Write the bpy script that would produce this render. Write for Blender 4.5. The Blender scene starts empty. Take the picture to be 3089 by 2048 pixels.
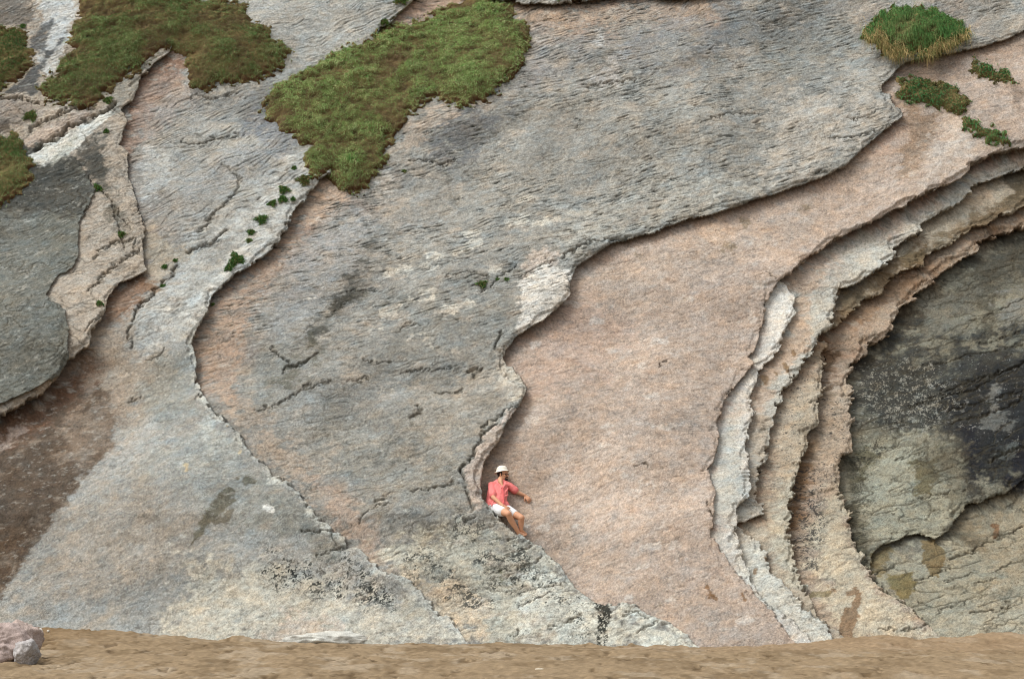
import bpy, math, random
import numpy as np
from mathutils import Vector, Matrix

# ------------------------------------------------------------------ camera, world, sun
scene = bpy.context.scene
COL = scene.collection
R = math.radians
CAM_Z = 1.6
PITCH = R(4.93)
LENS = 83.0
cam_d = bpy.data.cameras.new("camera")
cam_d.lens = LENS
cam_d.sensor_width = 36.0
cam_d.clip_end = 3000
cam = bpy.data.objects.new("camera", cam_d)
COL.objects.link(cam)
cam.location = (0, 0, CAM_Z)
cam.rotation_euler = (R(90) + PITCH, 0, 0)
scene.camera = cam

SUN_EL, SUN_AZ = R(57), R(247)      # direction the sun stands in, azimuth measured from +Y clockwise
world = bpy.data.worlds.new("World")
scene.world = world
world.use_nodes = True
wn = world.node_tree
wn.nodes.clear()
w_out = wn.nodes.new("ShaderNodeOutputWorld")
w_bg = wn.nodes.new("ShaderNodeBackground")
w_sky = wn.nodes.new("ShaderNodeTexSky")
w_sky.sky_type = 'NISHITA'
w_sky.sun_disc = False
w_sky.sun_elevation = SUN_EL
w_sky.sun_rotation = SUN_AZ
w_sky.air_density = 1.3
w_sky.dust_density = 4.0
w_hs = wn.nodes.new("ShaderNodeHueSaturation")
w_hs.inputs['Saturation'].default_value = 0.15
wn.links.new(w_sky.outputs[0], w_hs.inputs['Color'])
wn.links.new(w_hs.outputs[0], w_bg.inputs['Color'])
w_bg.inputs['Strength'].default_value = 0.15
wn.links.new(w_bg.outputs[0], w_out.inputs['Surface'])

sun_d = bpy.data.lights.new("sun", 'SUN')
sun_d.energy = 1.5
sun_d.angle = R(24)
sun_d.color = (1.0, 0.98, 0.94)
sun = bpy.data.objects.new("sun", sun_d)
COL.objects.link(sun)
sdir = Vector((math.sin(SUN_AZ) * math.cos(SUN_EL), math.cos(SUN_AZ) * math.cos(SUN_EL), math.sin(SUN_EL)))
sun.rotation_euler = sdir.to_track_quat('Z', 'Y').to_euler()

scene.view_settings.view_transform = 'Standard'
scene.view_settings.look = 'None'
scene.view_settings.gamma = 1
scene.view_settings.use_curve_mapping = False
scene.view_settings.exposure = 0.41
scene.cycles.filter_width = 1.0

# ------------------------------------------------------------------ frames and helpers
F_PX = 3089 * LENS / 36.0
CX, CY = 1544.5, 1024.0
TH = R(55)                      # dip of the rock face
Y0 = 40.0                       # distance to the foot of the face
UPS = np.array([0, math.cos(TH), math.sin(TH)])
NRM = np.array([0, -math.sin(TH), math.cos(TH)])
FWD = np.array([0, math.cos(PITCH), math.sin(PITCH)])
CUP = np.array([0, -math.sin(PITCH), math.cos(PITCH)])

def surf(u, s, h):
    return u, Y0 + s * UPS[1] + h * NRM[1], s * UPS[2] + h * NRM[2]

def project(x, y, z):
    dz = z - CAM_Z
    d = y * FWD[1] + dz * FWD[2]
    v = y * CUP[1] + dz * CUP[2]
    return CX + F_PX * x / d, CY - F_PX * v / d

def ray(px, py):
    a = (px - CX) / F_PX
    b = -(py - CY) / F_PX
    return np.array([a, FWD[1] + b * CUP[1], FWD[2] + b * CUP[2]])

def at(px, py, h=0.0):
    """photo pixel -> point on the rock plane raised by h"""
    r = ray(px, py)
    k = (h - np.dot(NRM, np.array([0, -Y0, CAM_Z]))) / np.dot(NRM, r)
    return np.array([0, 0, CAM_Z]) + r * k

def lin(c):
    c = np.asarray(c, float) / 255.0
    return np.where(c <= 0.04045, c / 12.92, ((c + 0.055) / 1.055) ** 2.4)

def sstep(x, a=0.0, b=1.0):
    t = np.clip((x - a) / (b - a), 0, 1)
    return t * t * (3 - 2 * t)

# ------------------------------------------------------------------ node helpers
def new_mat(name, rough=0.9, spec=0.2):
    m = bpy.data.materials.new(name)
    m.use_nodes = True
    nt = m.node_tree
    b = nt.nodes['Principled BSDF']
    b.inputs['Roughness'].default_value = rough
    b.inputs['Specular IOR Level'].default_value = spec
    return m, nt, b

def noise(nt, scale, detail=4, rough=0.6, co=None, dist=0.0):
    n = nt.nodes.new('ShaderNodeTexNoise')
    n.inputs['Scale'].default_value = scale
    n.inputs['Detail'].default_value = detail
    n.inputs['Roughness'].default_value = rough
    n.inputs['Distortion'].default_value = dist
    if co is not None:
        nt.links.new(co, n.inputs['Vector'])
    return n

def ramp(nt, src, stops):
    r = nt.nodes.new('ShaderNodeValToRGB')
    e = r.color_ramp.elements
    while len(e) < len(stops):
        e.new(0.5)
    for el, (p, c) in zip(e, stops):
        el.position = p
        el.color = (*c, 1) if len(c) == 3 else c
    nt.links.new(src, r.inputs[0])
    return r

def mul(nt, a, b, blend='MULTIPLY', fac=1.0):
    m = nt.nodes.new('ShaderNodeMix')
    m.data_type = 'RGBA'
    m.blend_type = blend
    m.inputs[0].default_value = fac
    nt.links.new(a, m.inputs[6])
    nt.links.new(b, m.inputs[7])
    return m.outputs[2]

def attr_mat(name, rough, grain_scale, grain, bump_scale, bump, bump_dist=0.01, spec=0.2):
    """colour attribute written in code, multiplied by procedural grain, plus bump"""
    m, nt, b = new_mat(name, rough, spec)
    a = nt.nodes.new('ShaderNodeAttribute')
    a.attribute_name = 'albedo'
    tc = nt.nodes.new('ShaderNodeTexCoord')
    n = noise(nt, grain_scale, 5, 0.75, tc.outputs['Object'])
    r = ramp(nt, n.outputs['Fac'], [(0.25, (1 - grain,) * 3), (0.5, (1, 1, 1)), (0.75, (1 + grain,) * 3)])
    col = mul(nt, a.outputs['Color'], r.outputs[0])
    nt.links.new(col, b.inputs['Base Color'])
    if bump:
        n2 = noise(nt, bump_scale, 6, 0.7, tc.outputs['Object'])
        bp = nt.nodes.new('ShaderNodeBump')
        bp.inputs['Strength'].default_value = bump
        bp.inputs['Distance'].default_value = bump_dist
        nt.links.new(n2.outputs['Fac'], bp.inputs['Height'])
        nt.links.new(bp.outputs[0], b.inputs['Normal'])
    return m

def mesh_obj(name, verts, faces, mat=None, parent=None, smooth=True, cols=None):
    verts = np.ascontiguousarray(verts, dtype=np.float32)
    faces = np.ascontiguousarray(faces, dtype=np.int32)
    me = bpy.data.meshes.new(name)
    nv, nf, k = len(verts), len(faces), faces.shape[1]
    me.vertices.add(nv)
    me.vertices.foreach_set('co', verts.ravel())
    me.loops.add(nf * k)
    me.loops.foreach_set('vertex_index', faces.ravel())
    me.polygons.add(nf)
    me.polygons.foreach_set('loop_start', np.arange(nf, dtype=np.int32) * k)
    me.polygons.foreach_set('loop_total', np.full(nf, k, dtype=np.int32))
    me.polygons.foreach_set('use_smooth', np.full(nf, smooth, dtype=bool))
    me.update(calc_edges=True)
    if cols is not None:
        ca = me.color_attributes.new('albedo', 'FLOAT_COLOR', 'POINT')
        c4 = np.ones((nv, 4), np.float32)
        c4[:, :3] = cols
        ca.data.foreach_set('color', c4.ravel())
    if mat:
        me.materials.append(mat)
    o = bpy.data.objects.new(name, me)
    COL.objects.link(o)
    if parent:
        o.parent = parent
    return o

def tag(o, label=None, cat=None, group=None, kind=None):
    if label: o['label'] = label
    if cat: o['category'] = cat
    if group: o['group'] = group
    if kind: o['kind'] = kind
    return o

def empty(name, loc, label, cat, group=None):
    o = bpy.data.objects.new(name, None)
    o.location = loc
    o.empty_display_size = 0.2
    COL.objects.link(o)
    return tag(o, label, cat, group)

def grid_faces(nr, nc, keep=None):
    i = np.arange(nr * nc, dtype=np.int32).reshape(nr, nc)
    f = np.stack([i[:-1, :-1], i[:-1, 1:], i[1:, 1:], i[1:, :-1]], -1).reshape(-1, 4)
    if keep is not None:
        kk = keep[:-1, :-1] & keep[:-1, 1:] & keep[1:, 1:] & keep[1:, :-1]
        f = f[kk.ravel()]
    return f

# ------------------------------------------------------------------ face grid
DU, DS = 0.0135, 0.0155
def axis(lo, hi, d, lo_n, hi_n, g=1.055):
    core = np.arange(lo, hi, d)
    st = d * g ** np.arange(1, hi_n + 1)
    up = core[-1] + np.cumsum(st)
    st = d * g ** np.arange(1, lo_n + 1)
    dn = (core[0] - np.cumsum(st))[::-1]
    return np.concatenate([dn, core, up])
ua = axis(-12.4, 12.4, DU, 74, 74)
sa = axis(-0.7, 16.4, DS, 0, 66)
NU, NS = len(ua), len(sa)
U, S = np.meshgrid(ua, sa)
print('grid', NS, NU)

KY = np.fft.fftfreq(NS, DS)[:, None]
KX = np.fft.rfftfreq(NU, DU)[None, :]
_rng = np.random.default_rng(7)
def gf(lx, ly=None, ang=0.0, seed=0, p=0.0, band=False):
    """unit gaussian field; lx, ly feature lengths in m along/across ang (degrees); p>0 adds a fractal tail"""
    ly = ly or lx
    rng = np.random.default_rng(1000 + seed)
    a = R(ang)
    kx = KX * math.cos(a) + KY * math.sin(a)
    ky = -KX * math.sin(a) + KY * math.cos(a)
    q = (kx * lx) ** 2 + (ky * ly) ** 2
    if p > 0:
        A = (1 + q * 6) ** (-p / 2)
    else:
        A = np.exp(-q * 2.2)
    if band:
        A = A * q / (1 + q)
    A[0, 0] = 0
    W = np.fft.rfft2(rng.standard_normal((NS, NU)))
    f = np.fft.irfft2(W * A, s=(NS, NU))
    return (f / f.std()).astype(np.float32)

# ------------------------------------------------------------------ traced outlines (photo pixels, 3089 x 2048)
EDGE = {}
EDGE['left'] = [(560,-80),(540,80),(513,165),(470,195),(424,250),(402,312),(366,330),(388,370),(362,437),(388,464),(388,536),(415,603),(429,670),(440,693),(431,747),
  (444,823),(400,845),(357,865),(330,903),(321,948),(295,992),(281,1010),(279,1050),(214,1104),(179,1167),(134,1207),(0,1278),(-150,1340),(-500,1500)]
EDGE['A'] = [(1330,-150),(1290,-60),(1272,0),(1232,27),(1174,76),(1147,88),(1080,250),(1010,420),(996,533),(969,545),(946,576),(906,625),(884,647),(870,688),(845,735),
  (800,783),(714,836),(670,876),(643,899),(634,930),(625,966),(598,1001),(580,1042),(592,1068),(596,1109),(594,1153),(612,1202),(647,1242),(688,1278),(723,1314),
  (750,1352),(790,1397),(830,1442),(884,1464),(920,1509),(946,1549),(955,1567),(991,1576),(1009,1607),(1040,1620),(1049,1647),(1080,1647),(1103,1678),(1134,1705),
  (1138,1723),(1165,1723),(1201,1741),(1241,1759),(1277,1794),(1304,1821),(1321,1852),(1357,1861),(1375,1888),(1402,1924),(1430,1950),(1500,2060),(1560,2200)]
EDGE['B'] = [(3500,-90),(3250,30),(3089,98),(3021,129),(2959,147),(2892,161),(2807,174),(2735,192),(2709,214),(2682,243),(2664,263),(2664,279),(2686,295),(2700,326),
  (2722,344),(2722,362),(2686,388),(2642,420),(2610,446),(2575,487),(2552,509),(2503,531),(2436,558),(2356,585),(2289,607),(2170,648),(2080,668),(2036,684),(1969,711),
  (1893,729),(1848,738),(1812,765),(1777,787),(1741,809),(1728,836),(1723,867),(1723,899),(1705,917),(1670,952),(1638,975),(1598,1001),(1558,1024),(1527,1059),
  (1520,1086),(1527,1104),(1549,1113),(1567,1144),(1592,1171),(1585,1202),(1567,1234),(1549,1256),(1527,1292),(1500,1348),(1478,1375),(1464,1397),(1455,1433),
  (1451,1477),(1460,1513),(1473,1535),(1504,1571),(1527,1587),(1558,1611),(1594,1636),(1634,1652),(1661,1683),(1687,1701),(1714,1741),(1737,1772),(1768,1799),
  (1804,1821),(1821,1832),(1839,1821),(1879,1819),(1906,1821),(1924,1830),(1951,1852),(1982,1861),(2027,1879),(2049,1902),(2076,1915),(2089,1933),(2112,1951),(2170,2060),(2250,2200)]
EDGE['C'] = [(3500,330),(3250,405),(3089,449),(3048,455),(2985,478),(2927,500),(2927,518),(2905,540),(2852,567),(2816,580),(2771,603),(2727,625),(2682,647),(2624,684),
  (2566,707),(2512,729),(2468,765),(2418,792),(2410,809),(2387,832),(2356,852),(2329,876),(2311,912),(2307,948),(2302,984),(2289,1019),(2277,1059),(2259,1077),
  (2281,1095),(2259,1122),(2223,1162),(2192,1198),(2179,1229),(2165,1283),(2170,1327),(2165,1361),(2156,1397),(2138,1419),(2147,1446),(2161,1486),(2156,1527),
  (2152,1580),(2147,1616),(2170,1652),(2196,1687),(2214,1723),(2241,1750),(2263,1777),(2295,1815),(2325,1839),(2356,1879),(2378,1911),(2405,1946),(2450,2060),(2500,2200)]
EDGE['D'] = [(3500,340),(3250,415),(3089,459),(2985,488),(2852,577),(2727,635),(2566,717),(2468,775),(2410,819),(2370,850),(2378,876),(2398,899),(2396,930),(2405,948),
  (2383,966),(2387,975),(2369,1001),(2365,1028),(2343,1068),(2311,1104),(2293,1126),(2286,1162),(2263,1198),(2277,1251),(2259,1292),(2259,1323),(2250,1350),
  (2259,1419),(2268,1477),(2263,1504),(2223,1533),(2223,1562),(2219,1607),(2237,1652),(2254,1701),(2272,1768),(2300,1806),(2340,1835),(2390,1870),(2440,1925),(2470,1960),(2500,2060),(2550,2200)]
EDGE['E'] = [(3500,400),(3250,470),(3089,509),(3021,531),(2936,567),(2932,585),(2905,607),(2878,625),(2825,656),(2771,674),(2785,700),(2791,709),(2740,729),(2695,747),(2713,774),
  (2673,796),(2668,814),(2619,836),(2566,859),(2530,876),(2526,903),(2530,939),(2512,957),(2508,997),(2476,1010),(2459,1050),(2441,1082),(2418,1113),(2387,1135),
  (2396,1153),(2369,1176),(2347,1229),(2334,1265),(2316,1305),(2316,1380),(2300,1420),(2297,1480),(2300,1555),(2241,1580),(2259,1611),(2289,1638),(2311,1669),
  (2329,1719),(2365,1759),(2405,1803),(2436,1839),(2463,1861),(2494,1884),(2515,1935),(2560,2060),(2600,2200)]
EDGE['F'] = [(3500,470),(3250,560),(3089,625),(3043,652),(2959,685),(2900,716),(2874,738),(2816,765),(2785,783),(2785,801),(2740,823),(2700,841),(2655,872),(2655,890),
  (2602,908),(2579,934),(2557,966),(2530,997),(2485,1017),(2512,1051),(2485,1073),(2492,1100),(2476,1153),(2481,1193),(2468,1216),(2472,1260),(2468,1287),
  (2436,1314),(2441,1350),(2412,1415),(2396,1482),(2383,1571),(2388,1640),(2396,1705),(2418,1759),(2445,1794),(2468,1852),(2510,1885),(2565,1928),(2600,2060),(2640,2200)]
EDGE['G'] = [(3500,560),(3250,640),(3089,690),(3021,707),(2950,734),(2950,760),(2905,783),(2856,814),(2829,845),(2776,876),(2780,883),(2762,890),(2767,908),(2718,930),
  (2700,966),(2677,1010),(2633,1033),(2602,1073),(2575,1109),(2561,1144),(2557,1176),(2570,1198),(2575,1238),(2570,1305),(2566,1370),(2535,1393),(2532,1433),
  (2539,1486),(2557,1518),(2570,1598),(2588,1652),(2615,1701),(2646,1759),(2691,1790),(2740,1817),(2780,1857),(2802,1879),(2860,1960),(2900,2060),(2960,2200)]
EDGE['H'] = [(3500,1250),(3250,1370),(3089,1446),(3039,1486),(2959,1518),(2914,1527),(2896,1560),(2865,1598),(2820,1634),(2800,1622),(2780,1616),(2750,1618),(2718,1629),
  (2680,1645),(2646,1656),(2632,1678),(2640,1712),(2668,1762),(2700,1792),(2748,1822),(2786,1857),(2806,1879),(2868,1960),(2908,2060),(2968,2200)]
TL = (-3000, -1500); BL = (-3000, 3500)
POLY = {k: (v + [BL, TL] if v[0][0] < 2000 else v + [BL, TL, (3500, -1500)]) for k, v in EDGE.items()}
POLY['T'] = [(1330,-60),(1400,0),(1482,7),(1550,10),(1594,20),(1680,18),(1770,9),(1860,-5),(1940,-10),(1990,0),(2022,7),(2080,2),(2150,-8),(2300,-40),(2600,-90),(3000,-200),(3500,-400),(3500,-1500),(1330,-1500)]
POLY['L2'] = [(-3000,900),(100,420),(232,486),(263,527),(285,580),(268,625),(250,660),(241,680),(237,769),(223,814),(179,832),(138,894),(196,935),(208,990),(208,1073),
  (210,1095),(183,1153),(89,1202),(0,1238),(-150,1300),(-3000,2000)]

P1 = [(230,-90),(230,0),(237,49),(210,89),(214,116),(196,165),(179,219),(134,237),(112,277),(125,308),(179,308),(223,317),(254,335),(286,326),(312,304),(335,268),(379,237),
      (429,210),(464,170),(487,152),(513,156),(558,170),(565,201),(562,232),(580,263),(616,277),(670,259),(737,254),(795,237),(839,219),(866,196),(868,179),(893,170),
      (888,152),(862,129),(830,121),(808,103),(808,80),(763,71),(759,27),(732,7),(580,4),(570,-90)]
P2 = [(1393,0),(1362,13),(1308,36),(1263,67),(1196,80),(1129,103),(1080,134),(1018,156),(964,192),(920,219),(853,246),(817,286),(790,321),(808,353),(839,384),(848,404),
      (879,415),(906,433),(933,440),(924,469),(929,504),(933,536),(964,540),(1000,531),(1004,554),(1036,576),(1071,583),(1107,563),(1129,536),(1161,513),(1161,487),
      (1174,464),(1179,424),(1201,406),(1223,379),(1237,348),(1277,321),(1286,304),(1321,295),(1348,313),(1388,321),(1411,326),(1446,313),(1487,304),(1509,272),
      (1535,245),(1562,219),(1589,170),(1605,121),(1589,80),(1567,54),(1545,27),(1500,13),(1482,4),(1464,-20),(1410,-20)]
P3 = [(-160,60),(0,72),(50,85),(83,93),(89,140),(98,190),(85,215),(45,250),(0,283),(-160,380)]
P4 = [(-160,430),(0,415),(40,402),(67,429),(89,469),(107,496),(94,536),(67,576),(0,625),(-160,690)]
P5 = [(2700,26),(2780,30),(2834,44),(2883,70),(2914,92),(2928,103),(2910,120),(2874,145),(2825,160),(2798,172),(2767,178),(2735,172),(2695,176),(2677,165),(2640,155),
      (2628,137),(2600,118),(2607,103),(2622,76),(2650,50)]
P6 = [(2700,268),(2727,241),(2771,237),(2825,246),(2869,263),(2914,290),(2927,317),(2914,344),(2869,344),(2847,330),(2816,326),(2771,313),(2735,297),(2700,288)]
P7 = [(2910,196),(2927,185),(2968,192),(3012,210),(3048,228),(3075,257),(3048,254),(3012,246),(2968,237),(2936,219)]
P8 = [(2896,362),(2923,357),(2959,379),(3012,402),(3048,420),(3057,437),(3043,446),(3003,437),(2963,420),(2932,402),(2901,375)]

TS = 6.0            # trace cells are 6 photo pixels
TX0, TY0 = -900.0, -700.0
TNX, TNY = int((3089 + 1800) / TS), int((2048 + 1100) / TS)
TGX, TGY = np.meshgrid(TX0 + TS * np.arange(TNX), TY0 + TS * np.arange(TNY))

def seg_dist(px, py, pts, closed=False):
    pts = list(pts) + ([pts[0]] if closed else [])
    d2 = np.full(px.shape, 1e12, np.float32)
    for (x0, y0), (x1, y1) in zip(pts[:-1], pts[1:]):
        dx, dy = x1 - x0, y1 - y0
        L = dx * dx + dy * dy + 1e-9
        t = np.clip(((px - x0) * dx + (py - y0) * dy) / L, 0, 1)
        d2 = np.minimum(d2, (px - x0 - t * dx) ** 2 + (py - y0 - t * dy) ** 2)
    return np.sqrt(d2)

def inside(px, py, pts):
    r = np.zeros(px.shape, bool)
    n = len(pts)
    for i in range(n):
        x0, y0 = pts[i]; x1, y1 = pts[(i + 1) % n]
        if y0 == y1: continue
        c = ((y0 > py) != (y1 > py)) & (px < (x1 - x0) * (py - y0) / (y1 - y0) + x0)
        r ^= c
    return r

def sdf(px, py, pts):
    d = seg_dist(px, py, pts, True)
    return np.where(inside(px, py, pts), d, -d)

TSD = {k: sdf(TGX, TGY, v).astype(np.float32) for k, v in POLY.items()}
TSD['A'] = np.maximum(TSD['A'], TSD['T'])

def tlook(M, px, py):
    x = np.clip((px - TX0) / TS, 0, TNX - 1.001); y = np.clip((py - TY0) / TS, 0, TNY - 1.001)
    ix = x.astype(np.int32); iy = y.astype(np.int32)
    fx = (x - ix).astype(np.float32); fy = (y - iy).astype(np.float32)
    Mf = M.ravel(); b = iy * TNX + ix
    return (Mf[b] * (1 - fx) + Mf[b + 1] * fx) * (1 - fy) + (Mf[b + TNX] * (1 - fx) + Mf[b + TNX + 1] * fx) * fy

# bed thickness (m) against photo height
THK = {
  'left': ([0, 250, 420, 700, 830, 1000, 1300], [.10, .16, .10, .10, .16, .26, .34]),
  'L2': ([400, 700, 1000, 1300], [.03, .05, .06, .10]),
  'A': ([0, 80, 550, 800, 1050, 1300, 1500, 1800, 1950], [.18, .18, .19, .22, .22, .14, .10, .07, .05]),
  'B': ([80, 350, 700, 1000, 1120, 1300, 1550, 1650, 1800, 1950], [.13, .18, .21, .25, .19, .26, .34, .20, .12, .08]),
  'C': ([450, 650, 850, 1000, 1400, 1800], [.26, .26, .14, .10, .13, .06]),
  'D': ([800, 900, 1200, 1530, 1700, 1900], [.10, .16, .16, .20, .14, .06]),
  'E': ([500, 800, 1000, 1300, 1600, 1900], [.26, .24, .22, .20, .14, .07]),
  'F': ([600, 900, 1100, 1500, 1800, 1950], [.20, .20, .22, .26, .18, .08]),
  'G': ([700, 1000, 1300, 1600, 1850], [.28, .26, .20, .16, .06]),
  'H': ([1400, 1600, 1750], [.10, .20, .06]),
}
ORDER = ['H', 'G', 'F', 'E', 'D', 'C', 'B', 'A', 'left', 'L2']
BELOW = {'C', 'D', 'E', 'F', 'G', 'H'}

def blur(f, L):
    q = (KX * L) ** 2 + (KY * L) ** 2
    return np.fft.irfft2(np.fft.rfft2(f) * np.exp(-q * 8), s=(NS, NU)).astype(np.float32)

# gentle undulation of the whole face
MAC = 0.08 * gf(3.2, 2.4, 50, 1) + 0.03 * gf(1.1, 0.8, 30, 2)
MAC *= sstep(S, 0.0, 1.5)
PX, PY = project(*surf(U, S, MAC))
for it in range(2):
    h = MAC.copy()
    for k in ORDER:
        t = np.interp(PY, *THK[k]); m = np.clip(0.5 + tlook(TSD[k], PX, PY) / 30, 0, 1)
        h += t * (m - 1 if k in BELOW else m)
    PX, PY = project(*surf(U, S, blur(h, 0.16)))
PX = PX.astype(np.float32); PY = PY.astype(np.float32)

# ------------------------------------------------------------------ noise library
n_tooth = gf(0.085, 0.06, 20, 10)
n_tooth2 = gf(0.30, 0.22, 20, 11)
n_fine = gf(0.02, 0.02, 0, 12)
n_mid = gf(0.10, 0.07, 15, 13, p=2.2)
n_big = gf(0.9, 0.7, 30, 14, p=2.6)
n_big2 = gf(0.7, 0.5, 60, 15, p=2.4)
n_frac = gf(0.3, 0.2, 15, 16, p=2.0)
tooth = np.abs(n_tooth) - 0.8
ridge = 1 - np.abs(gf(0.13, 0.09, 10, 17))

def ripples(lam, ang, wl, seed, ww=1.1, duty=0.8, lw=1.0):
    a = R(ang)
    across = -U * math.sin(a) + S * math.cos(a)
    g = gf(wl, wl * 0.5, ang, seed)
    g2 = gf(1.8, 1.2, ang, seed + 1)
    ph = -across / lam + ww * g + lw * g2
    fr = ph - np.floor(ph)
    return np.where(fr < duty, fr / duty, (1 - fr) / (1 - duty)).astype(np.float32), fr.astype(np.float32)
rpT = ripples(0.15, 20, 0.45, 90, 0.7, 0.85)[0]
rpT2 = ripples(0.33, 24, 0.8, 93, 0.7, 0.85)[0]
def voro(lx, ly, ang, seed):
    """jointed blocks: distance (m) to the nearest joint and a random value per block"""
    a = R(ang)
    x = ((U * math.cos(a) + S * math.sin(a) + 0.04 * n_tooth2 + 0.012 * n_tooth) / lx).astype(np.float32)
    y = ((-U * math.sin(a) + S * math.cos(a) + 0.02 * n_mid) / ly).astype(np.float32)
    ix, iy = np.floor(x).astype(np.int32), np.floor(y).astype(np.int32)
    rng = np.random.default_rng(seed)
    T = rng.random((256, 256, 3)).astype(np.float32)
    f1 = np.full(x.shape, 9, np.float32); f2 = f1.copy(); idv = np.zeros_like(f1)
    for dx in (-1, 0, 1):
        for dy in (-1, 0, 1):
            t = T[(ix + dx) & 255, (iy + dy) & 255]
            d = np.hypot((ix + dx + t[..., 0] - x), (iy + dy + t[..., 1] - y))
            c = d < f1
            f2 = np.where(c, f1, np.minimum(f2, d)); idv = np.where(c, t[..., 2], idv); f1 = np.where(c, d, f1)
    return (f2 - f1) * 0.5 * min(lx, ly), idv
vdA, viA = voro(0.62, 0.24, 20, 1)
vdB, viB = voro(0.20, 0.10, 24, 2)
vdC, viC = voro(0.11, 0.075, 15, 3)
SER = {'left': 5, 'L2': 6, 'A': 8, 'B': 4, 'C': 6, 'D': 7, 'E': 10, 'F': 10, 'G': 9, 'H': 5}
SD = {}
for k in ORDER:
    base = tlook(TSD[k], PX, PY)
    SD[k] = base + SER[k] * (0.10 * tooth + 0.22 * n_tooth2 + 0.45 * (rpT - .5) + 0.9 * (rpT2 - .5) * (k in 'DEFG') + 0.3 * (viC - .5) + 1.7 * (viB - .5)) * (0.5 + 0.6 * sstep(n_big2, -1, 1)) + 0.5 * n_fine

# ------------------------------------------------------------------ height
Hh = MAC.astype(np.float32)
DUs = np.zeros_like(Hh); DSs = np.zeros_like(Hh)
MK = {}; DOWN = {}
for k in ORDER:
    t = np.interp(PY, *THK[k]).astype(np.float32)
    sd = SD[k]
    m = np.clip(0.5 + sd / 4.2, 0, 1)
    MK[k] = m
    # a worn lip and a bed that splits into two thin plates at places
    plate = np.clip(0.5 + (sd - 12 - 8 * n_tooth2 - 8 * (rpT - .5)) / 5.0, 0, 1)
    m2 = m * (0.82 + 0.18 * plate - 0.10 * viB * np.exp(-np.clip(sd, 0, None) / 14)) if k not in ('L2',) else m
    Hh += t * (m2 - 1 if k in BELOW else m2)
    gs, gu = np.gradient(blur(tlook(TSD[k], PX, PY), 0.04), sa, ua)
    gl = np.sqrt(gs * gs + gu * gu) + 1e-6
    gu /= gl; gs /= gl
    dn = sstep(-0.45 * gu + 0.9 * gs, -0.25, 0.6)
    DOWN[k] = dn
    x = np.clip((-sd - 2.1) / 172.0, 0, 9)                       # metres on the low side
    und = np.clip(t * 1.1, 0, 0.28) * np.clip(1 - x / 0.34, 0, 1) ** 2 * sstep(1 - m, 0.2, 1.0) * dn
    DUs += gu * und; DSs += gs * und
    Hh -= 0.05 * t / 0.25 * np.exp(-x / 0.12) * (sd < 0) * dn    # recess worn under the lip
del gs, gu, gl

inA = MK['A'] * (1 - MK['left']); inB = MK['B'] * (1 - MK['A']); inC = MK['C'] * (1 - MK['B'])
inL = MK['left']; inH = 1 - MK['G']
inD = MK['D'] * (1 - MK['C']); inE = MK['E'] * (1 - MK['D']); inF = MK['F'] * (1 - MK['E']); inG = MK['G'] * (1 - MK['F'])

# shingled ripples: the bed leans out downwards then drops back
rp1, fr1 = ripples(0.080, 19, 0.45, 30, 0.4, lw=0.25)
rp2, fr2 = ripples(0.24, 22, 0.8, 33, 0.5, 0.88, 0.3)
rpA, frA = ripples(0.10, 36, 0.45, 36, 0.5, lw=0.4)
dash = gf(0.15, 0.030, 19, 44)
dashA = gf(0.25, 0.04, 36, 45)
mod = sstep(gf(0.5, 0.3, 15, 40, p=2.0), -1.1, 0.9)
mod2 = sstep(gf(0.9, 0.6, 25, 41, p=2.0), -0.6, 1.0)
ripB = inB * (0.22 + 0.78 * sstep(1250 - PY + 60 * n_big, 0, 420)) * (0.15 + 0.85 * mod)
ripB *= 1 - 0.8 * sstep(1 - (PX - 560) / 380 + 0.3 * n_big, 0.2, 1) * sstep(PY, 950, 1250)
slotB = np.exp(-((fr1 - 0.90) / 0.11) ** 2) * sstep(dash, -0.3, 0.8)
slotA = np.exp(-((frA - 0.90) / 0.11) ** 2) * sstep(dashA, -0.1, 0.9)
slotC = sstep(dash, 1.25, 1.9)
Hh += ripB * (0.008 * rp1 - 0.018 * slotB - 0.02 * slotC + 0.012 * mod2 * rp2) - inC * slotC * 0.005
ripA = 0.8 * inA * (0.12 + 0.88 * sstep(1050 - PY + 80 * n_big, 0, 400)) * (0.15 + 0.85 * mod)
Hh += ripA * (0.014 * rpA - 0.020 * slotA + 0.024 * mod2 * rp2)
Hh += (inE + inF + 0.5 * inG) * 0.008 * rp1 * mod
Hh += inL * 0.012 * rpA * mod
# granular weathering everywhere
grain1 = gf(0.035, 0.028, 10, 50)
grain2 = gf(0.11, 0.06, 12, 51)
scoop = -np.clip(gf(0.16, 0.08, 15, 52) - 0.9, 0, 3)
roughm = 0.5 + 0.5 * sstep(n_big, -1, 1)
wA = 0.25 * inA + 0.55 * inL + inH * .9 + 0.6 * inG + 0.45 * inF + 0.4 * inE + inB * 0.5
wA *= sstep(gf(0.8, 0.5, 20, 75), -0.5, 0.7)
wB = inB * sstep(PY, 900, 1500) * .8 + 0.5 * inA * sstep(PY, 1300, 1700) + 0.6 * inL + 0.6 * inG * sstep(PY, 1300, 1600) + 0.5 * inH + 0.18 * inC
wB *= sstep(gf(0.5, 0.35, 20, 76), -0.1, 1.0)
Hh += 0.010 * wA * (viA - .5) + 0.006 * wB * (viB - .5)
Hh += roughm * (1 - .35 * inC - .4 * inA * sstep(PY, 1200, 1500)) * (0.0018 * grain1 + 0.0022 * grain2) + 0.003 * (inB + inA + inL) * (viC - .5) + 0.005 * scoop * (0.5 + 0.3 * inB + 0.3 * inC)
Hh += 0.003 * n_frac
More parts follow.
